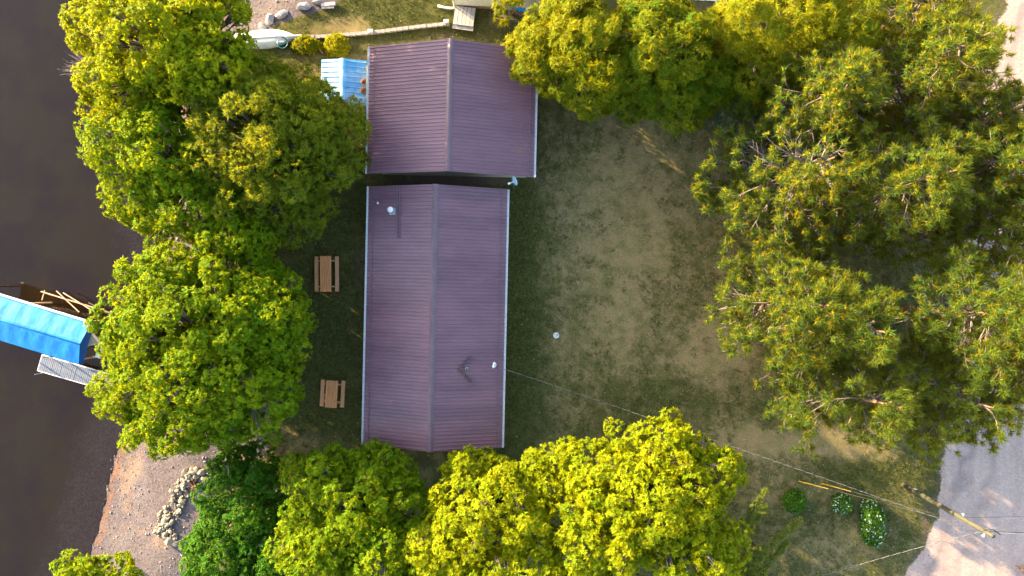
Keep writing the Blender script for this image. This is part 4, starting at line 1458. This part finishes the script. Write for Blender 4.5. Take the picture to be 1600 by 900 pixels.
def pine(label, base, H, R_, zc, seed, tone_mid=.40, lean=(0, 0), n_tuft=1.0):
    rng = np.random.default_rng(seed)
    bz = gzf(base[0], base[1])
    root = empty('pine_tree', (base[0], base[1], bz))
    tag(root, label, 'tree', 'pines along the road')
    off = np.array([base[0], base[1], bz])
    top = off + np.array([lean[0], lean[1], H])

    def axis_at(z):
        return off + (top - off) * ((z - bz) / H)
    tubes_mesh([([tuple(off - [0, 0, .2]), tuple(axis_at(bz + H * .45) + rng.normal(0, .1, 3)), tuple(top)], [.24, .17, .03])], 'trunk', M['pine_bark'], root, 10, off)
    limbs = []; bare = []
    tp, ta, tt = [], [], []
    z = bz + zc
    while z < bz + H - .4:
        f = (z - bz - zc) / (H - zc)
        L_ = R_ * (1 - f ** 1.5) * (.55 + .45 * min(1, f / .25)) + .35
        nl_ = rng.integers(4, 7)
        a0 = rng.uniform(0, 6.28)
        for k in range(nl_):
            if rng.random() < .12:
                continue
            an = a0 + k * 2 * math.pi / nl_ + rng.normal(0, .25)
            ln = L_ * rng.uniform(.65, 1.12)
            d = np.array([math.cos(an), math.sin(an), 0])
            s0 = axis_at(z + rng.normal(0, .1))
            rise_ = rng.uniform(-.05, .25) + .35 * f
            e = s0 + d * ln + np.array([0, 0, rise_ * ln * .6])
            mid_ = (s0 + e) / 2 + np.array([0, 0, -.06 * ln]) + rng.normal(0, .08, 3)
            limbs.append(([tuple(s0), tuple(mid_), tuple(e)], [.06, .045, .015]))
            nbr = max(5, int(ln * 3.2))
            for b_i in range(nbr):
                t_ = rng.uniform(.28 if f < .35 else .05, 1.0)
                pt = s0 * (1 - t_) ** 2 + 2 * mid_ * t_ * (1 - t_) + e * t_ ** 2
                sa = an + rng.choice([-1, 1]) * rng.uniform(.3, 1.1)
                bl_ = (.35 + .55 * rng.random()) * (.5 + .5 * ln / R_) * 1.25
                q = pt + np.array([math.cos(sa), math.sin(sa), rng.uniform(-.05, .45)]) * bl_
                (limbs if rng.random() < .75 else bare).append(([tuple(pt), tuple((pt + q) / 2 + rng.normal(0, .04, 3)), tuple(q)], [.022, .016, .010]))
                shade = 0.0 if t_ > .35 or f > .55 else .6
                nt_ = 1 + int(rng.random() < .8)
                for q_i in range(nt_):
                    if rng.random() < shade:
                        continue
                    w_ = rng.uniform(.7, 1.05)
                    tpos = pt + (q - pt) * w_ + rng.normal(0, .13, 3)
                    tp.append(tpos)
                    ta.append(unit(np.array([math.cos(sa) * .45, math.sin(sa) * .45, 1.0]) + rng.normal(0, .2, 3)))
                    tt.append(tone_mid + rng.normal(0, .14) + .12 * (t_ - .6))
            tp.append(e); ta.append(unit(d + np.array([0, 0, .8]))); tt.append(tone_mid + .1)
        z += rng.uniform(.42, .72)
    for k in range(26):
        zz = bz + zc * rng.uniform(.55, 1.25)
        an = rng.uniform(0, 6.28); ln = R_ * rng.uniform(.3, .8)
        s0 = axis_at(zz)
        e = s0 + np.array([math.cos(an) * ln, math.sin(an) * ln, rng.uniform(-.6, .4)])
        bare.append(([tuple(s0), tuple((s0 + e) / 2 + rng.normal(0, .15, 3)), tuple(e)], [.035, .025, .008]))
        for q_i in range(4):
            t_ = rng.uniform(.4, .95); pt = s0 + (e - s0) * t_
            sa = an + rng.normal(0, .8)
            bare.append(([tuple(pt), tuple(pt + np.array([math.cos(sa), math.sin(sa), rng.normal(0, .3)]) * rng.uniform(.4, .9))], [.016, .006]))
    tp.append(top); ta.append(np.array([0, 0, 1.0])); tt.append(tone_mid)
    tp = np.array(tp); ta = np.array(ta); tt = np.array(tt)
    # the boughs thin out above the parked car
    g_ = (np.hypot((tp[:, 0] - cp.x * .90) / 2.6, (tp[:, 1] - cp.y * .90) / 1.15) < 1) & (rng.random(len(tp)) < .78)
    tp, ta, tt = tp[~g_], ta[~g_], tt[~g_]
    V, T = sprigs_to_leaves(tp, ta, tt, rng, 38, .33, .058, (.1, 1.7), .0, True)
    mesh_quads('crown', V, T, M['pine'], root, off, 3)
    tag(tubes_mesh(limbs, 'limbs', M['bark'], root, 4, off), kind='stuff')
    tag(tubes_mesh(bare, 'dead_branches', M['twig'], root, 4, off), kind='stuff')
    return root


pine('pine whose lower branches spread over the parked car', B(1165, 302), 13.0, 4.9, 2.8, 51, .40)
pine('pine with orange bark showing, standing between the car and the road', B(1290, 320), 14.0, 4.4, 4.0, 52, .45)
pine('pine reaching furthest over the dry lawn', B(1165, 470), 12.5, 4.6, 2.8, 53, .40)
pine('pine beside the bare orange trunk gap', B(1225, 500), 13.0, 3.7, 3.6, 54, .45)
pine('pine low over the lawn above the utility pole', B(1255, 590), 12.0, 4.5, 2.8, 55, .36)
pine('pine overhanging the road above the utility pole', B(1370, 592), 11.5, 4.5, 3.6, 56, .38)
pine('pine standing apart behind a bare orange trunk', B(1370, 481), 15.0, 4.0, 8.0, 57, .42)
pine('yellow tipped pine beside the willow', B(1200, 205), 13.0, 4.6, 3.2, 58, .46)
pine('brightest yellow pine reaching the upper stretch of road', B(1328, 168), 14.0, 4.3, 4.0, 59, .56)
pine('brownish pine at the upper edge beyond the willow', B(1318, 85), 13.0, 3.7, 4.0, 60, .44)
pine('dark pine on the road edge at the right of the photo', B(1415, 300), 13.5, 3.9, 4.6, 61, .34)
pine('dark pine behind the upper stretch of road', B(1400, 235), 12.0, 3.6, 3.6, 62, .28)


pine('dark pine on the road edge nearest the bare orange trunk', B(1440, 368), 13.0, 3.8, 4.2, 63, .34)
pine('pine at the right edge below the bare orange trunk', B(1440, 545), 13.5, 3.8, 4.6, 64, .40)


def spruce(label, base_px, h, plumes, seed):
    """young spruce whose long drooping boughs spread from the trunk"""
    rng = np.random.default_rng(seed)
    b = B(*base_px); bz = gzf(*b)
    root = empty('spruce_tree', (b[0], b[1], bz))
    tag(root, label, 'tree')
    off = np.array([b[0], b[1], bz])
    MB().tube([(0, 0, -.1), (0, 0, h)], [.14, .02], 8).build('trunk', M['bark'], root)
    lines = [(np.array(W(*a)), np.array(W(*c))) for a, c in plumes]
    for k in range(26):
        z = h * (.12 + .85 * (k / 26)); an = k * 2.4 + rng.normal(0, .2); l = (h - z) * .42 + .3
        s0 = off + np.array([0, 0, z])
        lines.append((s0, s0 + np.array([math.cos(an) * l, math.sin(an) * l, -.25 * l])))
    P, A, T, limbs = [], [], [], []
    for a, c in lines:
        s0 = off + np.array([0, 0, min(h * .8, a[2] + .5)])
        limbs.append(([tuple(s0), tuple(a), tuple(c)], [.05, .03, .01]))
        n = int(np.linalg.norm(c - a) * 70) + 20
        t = rng.random(n)
        d = unit(c - a)
        w = .30 * (1 - t) ** .6 + .05
        side = np.cross(d, [0, 0, 1.0])
        sg = rng.uniform(-1, 1, n)
        P.append(a + (c - a) * t[:, None] + side * (sg * w)[:, None] + np.stack([0 * t, 0 * t, rng.uniform(-.12, .06, n)], 1))
        A.append(unit(d + side * (sg * .9)[:, None] + np.array([0, 0, .45]) + rng.normal(0, .15, (n, 3))))
        T.append(np.clip(.5 + rng.normal(0, .2, n), 0, 1))
    V, T = sprigs_to_leaves(np.concatenate(P), np.concatenate(A), np.concatenate(T), rng, 7, .2, .05, (.1, 1.1), .0, True)
    mesh_quads('crown', V, T, M['spire'], root, off, 3)
    tag(tubes_mesh(limbs, 'limbs', M['bark'], root, 5, off), kind='stuff')


spruce('slim spruce whose pale drooping boughs show beside the broad maple', (1135, 860), 6.5,
       [((1145, 845, 3.6), (1198, 764, 2.4)), ((1168, 885, 4.4), (1252, 811, 2.4)), ((1172, 912, 4.0), (1231, 846, 2.2)), ((1158, 835, 3.0), (1197, 790, 1.8))], 71)


def shrub(name, label, px, py, rx, ry, h, mat, seed, leaf=(.13, .08), flowers=0, group=None):
    rng = np.random.default_rng(seed)
    b = B(px, py); bz = gzf(*b)
    root = empty(name, (b[0], b[1], bz))
    tag(root, label, 'shrub', group)
    off = np.array([b[0], b[1], bz])
    n = int(rx * ry * 700) + 120
    d = unit(rng.normal(size=(n, 3))); d[:, 2] = np.abs(d[:, 2]) * 1.0 - .1
    f = rng.uniform(.6, 1, n) ** .5 * (.82 + .3 * vnoise(d[:, 0] * 3 + seed, d[:, 1] * 3, seed))
    p = off + np.stack([d[:, 0] * rx * f, d[:, 1] * ry * f, np.maximum(.05, d[:, 2] * h * f + .12)], 1)
    V, T = sprigs_to_leaves(p, unit(d + [0, 0, .4]), np.clip(.45 + rng.normal(0, .22, n), 0, 1), rng, 6, leaf[0], leaf[1], (.5, 1.6))
    mesh_quads('foliage', V, T, mat, root, off)
    tubes_mesh([([(0, 0, -.05), (.5 * rx * math.cos(a), .5 * ry * math.sin(a), h * .6)], [.03, .012]) for a in np.arange(0, 6.2, .8)], 'stems', M['bark'], root, 5)
    if flowers:
        sel = rng.choice(n, flowers)
        q = off + (p[sel] - off) * 1.06
        V, T = sprigs_to_leaves(q, unit(d[sel] + [0, 0, .5]), np.zeros(flowers), rng, 5, .058, .05, (.9, 1.5))
        mesh_quads('blossom', V, T, M['petal'], root, off)
    return root


shrub('shrub', 'round green shrub without flowers on the lower lawn', 1240, 781, .78, .78, .95, M['shrub'], 81, group='shrubs on the lower lawn')
shrub('flowering_shrub', 'small round shrub dotted with white blossom', 1314, 785, .62, .70, .8, M['shrub'], 82, flowers=110, group='shrubs on the lower lawn')
shrub('flowering_shrub', 'large oblong shrub covered with white blossom beside the utility pole', 1360, 815, .85, 1.75, 1.1, M['shrub'], 83, flowers=210, group='shrubs on the lower lawn')
shrub('yellow_shrub', 'round bright yellow shrub beside the block edging', 527, 72, .88, .78, .9, M['yellow_shrub'], 84, leaf=(.15, .10))
shrub('shrub', 'low green bush between the overturned boat and the yellow shrub', 480, 72, 1.0, .6, .9, M['ash'], 85)

# bare bush standing in the lake, dead branch at the road
rng = np.random.default_rng(91)
p = W(148, 112, -.5)
bb = empty('bare_bush', (p.x, p.y, WATER_Z - .3))
tag(bb, 'bare brown twiggy bush rising from the lake under the corner maple', 'bush')
tw = []
for k in range(90):
    an = rng.uniform(0, 6.28); l = rng.uniform(.8, 2.0); el = rng.uniform(.3, 1.3)
    e = np.array([math.cos(an) * math.cos(el), math.sin(an) * math.cos(el), math.sin(el)]) * l
    e[0] -= .5
    s0 = rng.normal(0, .12, 3) * [1, 1, 0]
    m_ = (s0 + e) / 2 + rng.normal(0, .1, 3)
    tw.append(([tuple(s0), tuple(m_), tuple(e)], [.022, .016, .006]))
    for q in range(3):
        a_ = m_ + (e - m_) * rng.random()
        tw.append(([tuple(a_), tuple(a_ + unit(e + rng.normal(0, .6, 3)) * .4)], [.010, .004]))
tubes_mesh(tw, 'twigs', M['twig'], bb, 4)

p = W(1596, 890)
db = empty('dead_branch', (p.x, p.y, gzf(p.x, p.y)))
tag(db, 'orange brown dead branch lying on the road in the lower corner', 'branch')
tubes_mesh([([(.5, -.6, .1), (.1, -.1, .16), (-.25, .22, .12), (-.5, .3, .08)], [.08, .07, .05, .02]), ([(.0, .0, .16), (.25, .3, .22)], [.05, .02]),
            ([(-.1, .1, .15), (-.38, .1, .22)], [.04, .015])], 'stem', M['dead_leaf'], db, 7)
V, T = sprigs_to_leaves(np.array([[.3, -.3, .2], [0, .0, .22], [.2, .2, .25], [-.2, .2, .2], [.4, -.5, .2]]), np.array([[0, 0, 1.0]] * 5), np.zeros(5), rng, 7, .22, .1, (.6, 1.5))
mesh_quads('dry_leaves', V, T, M['dead_leaf'], db, (0, 0, 0))
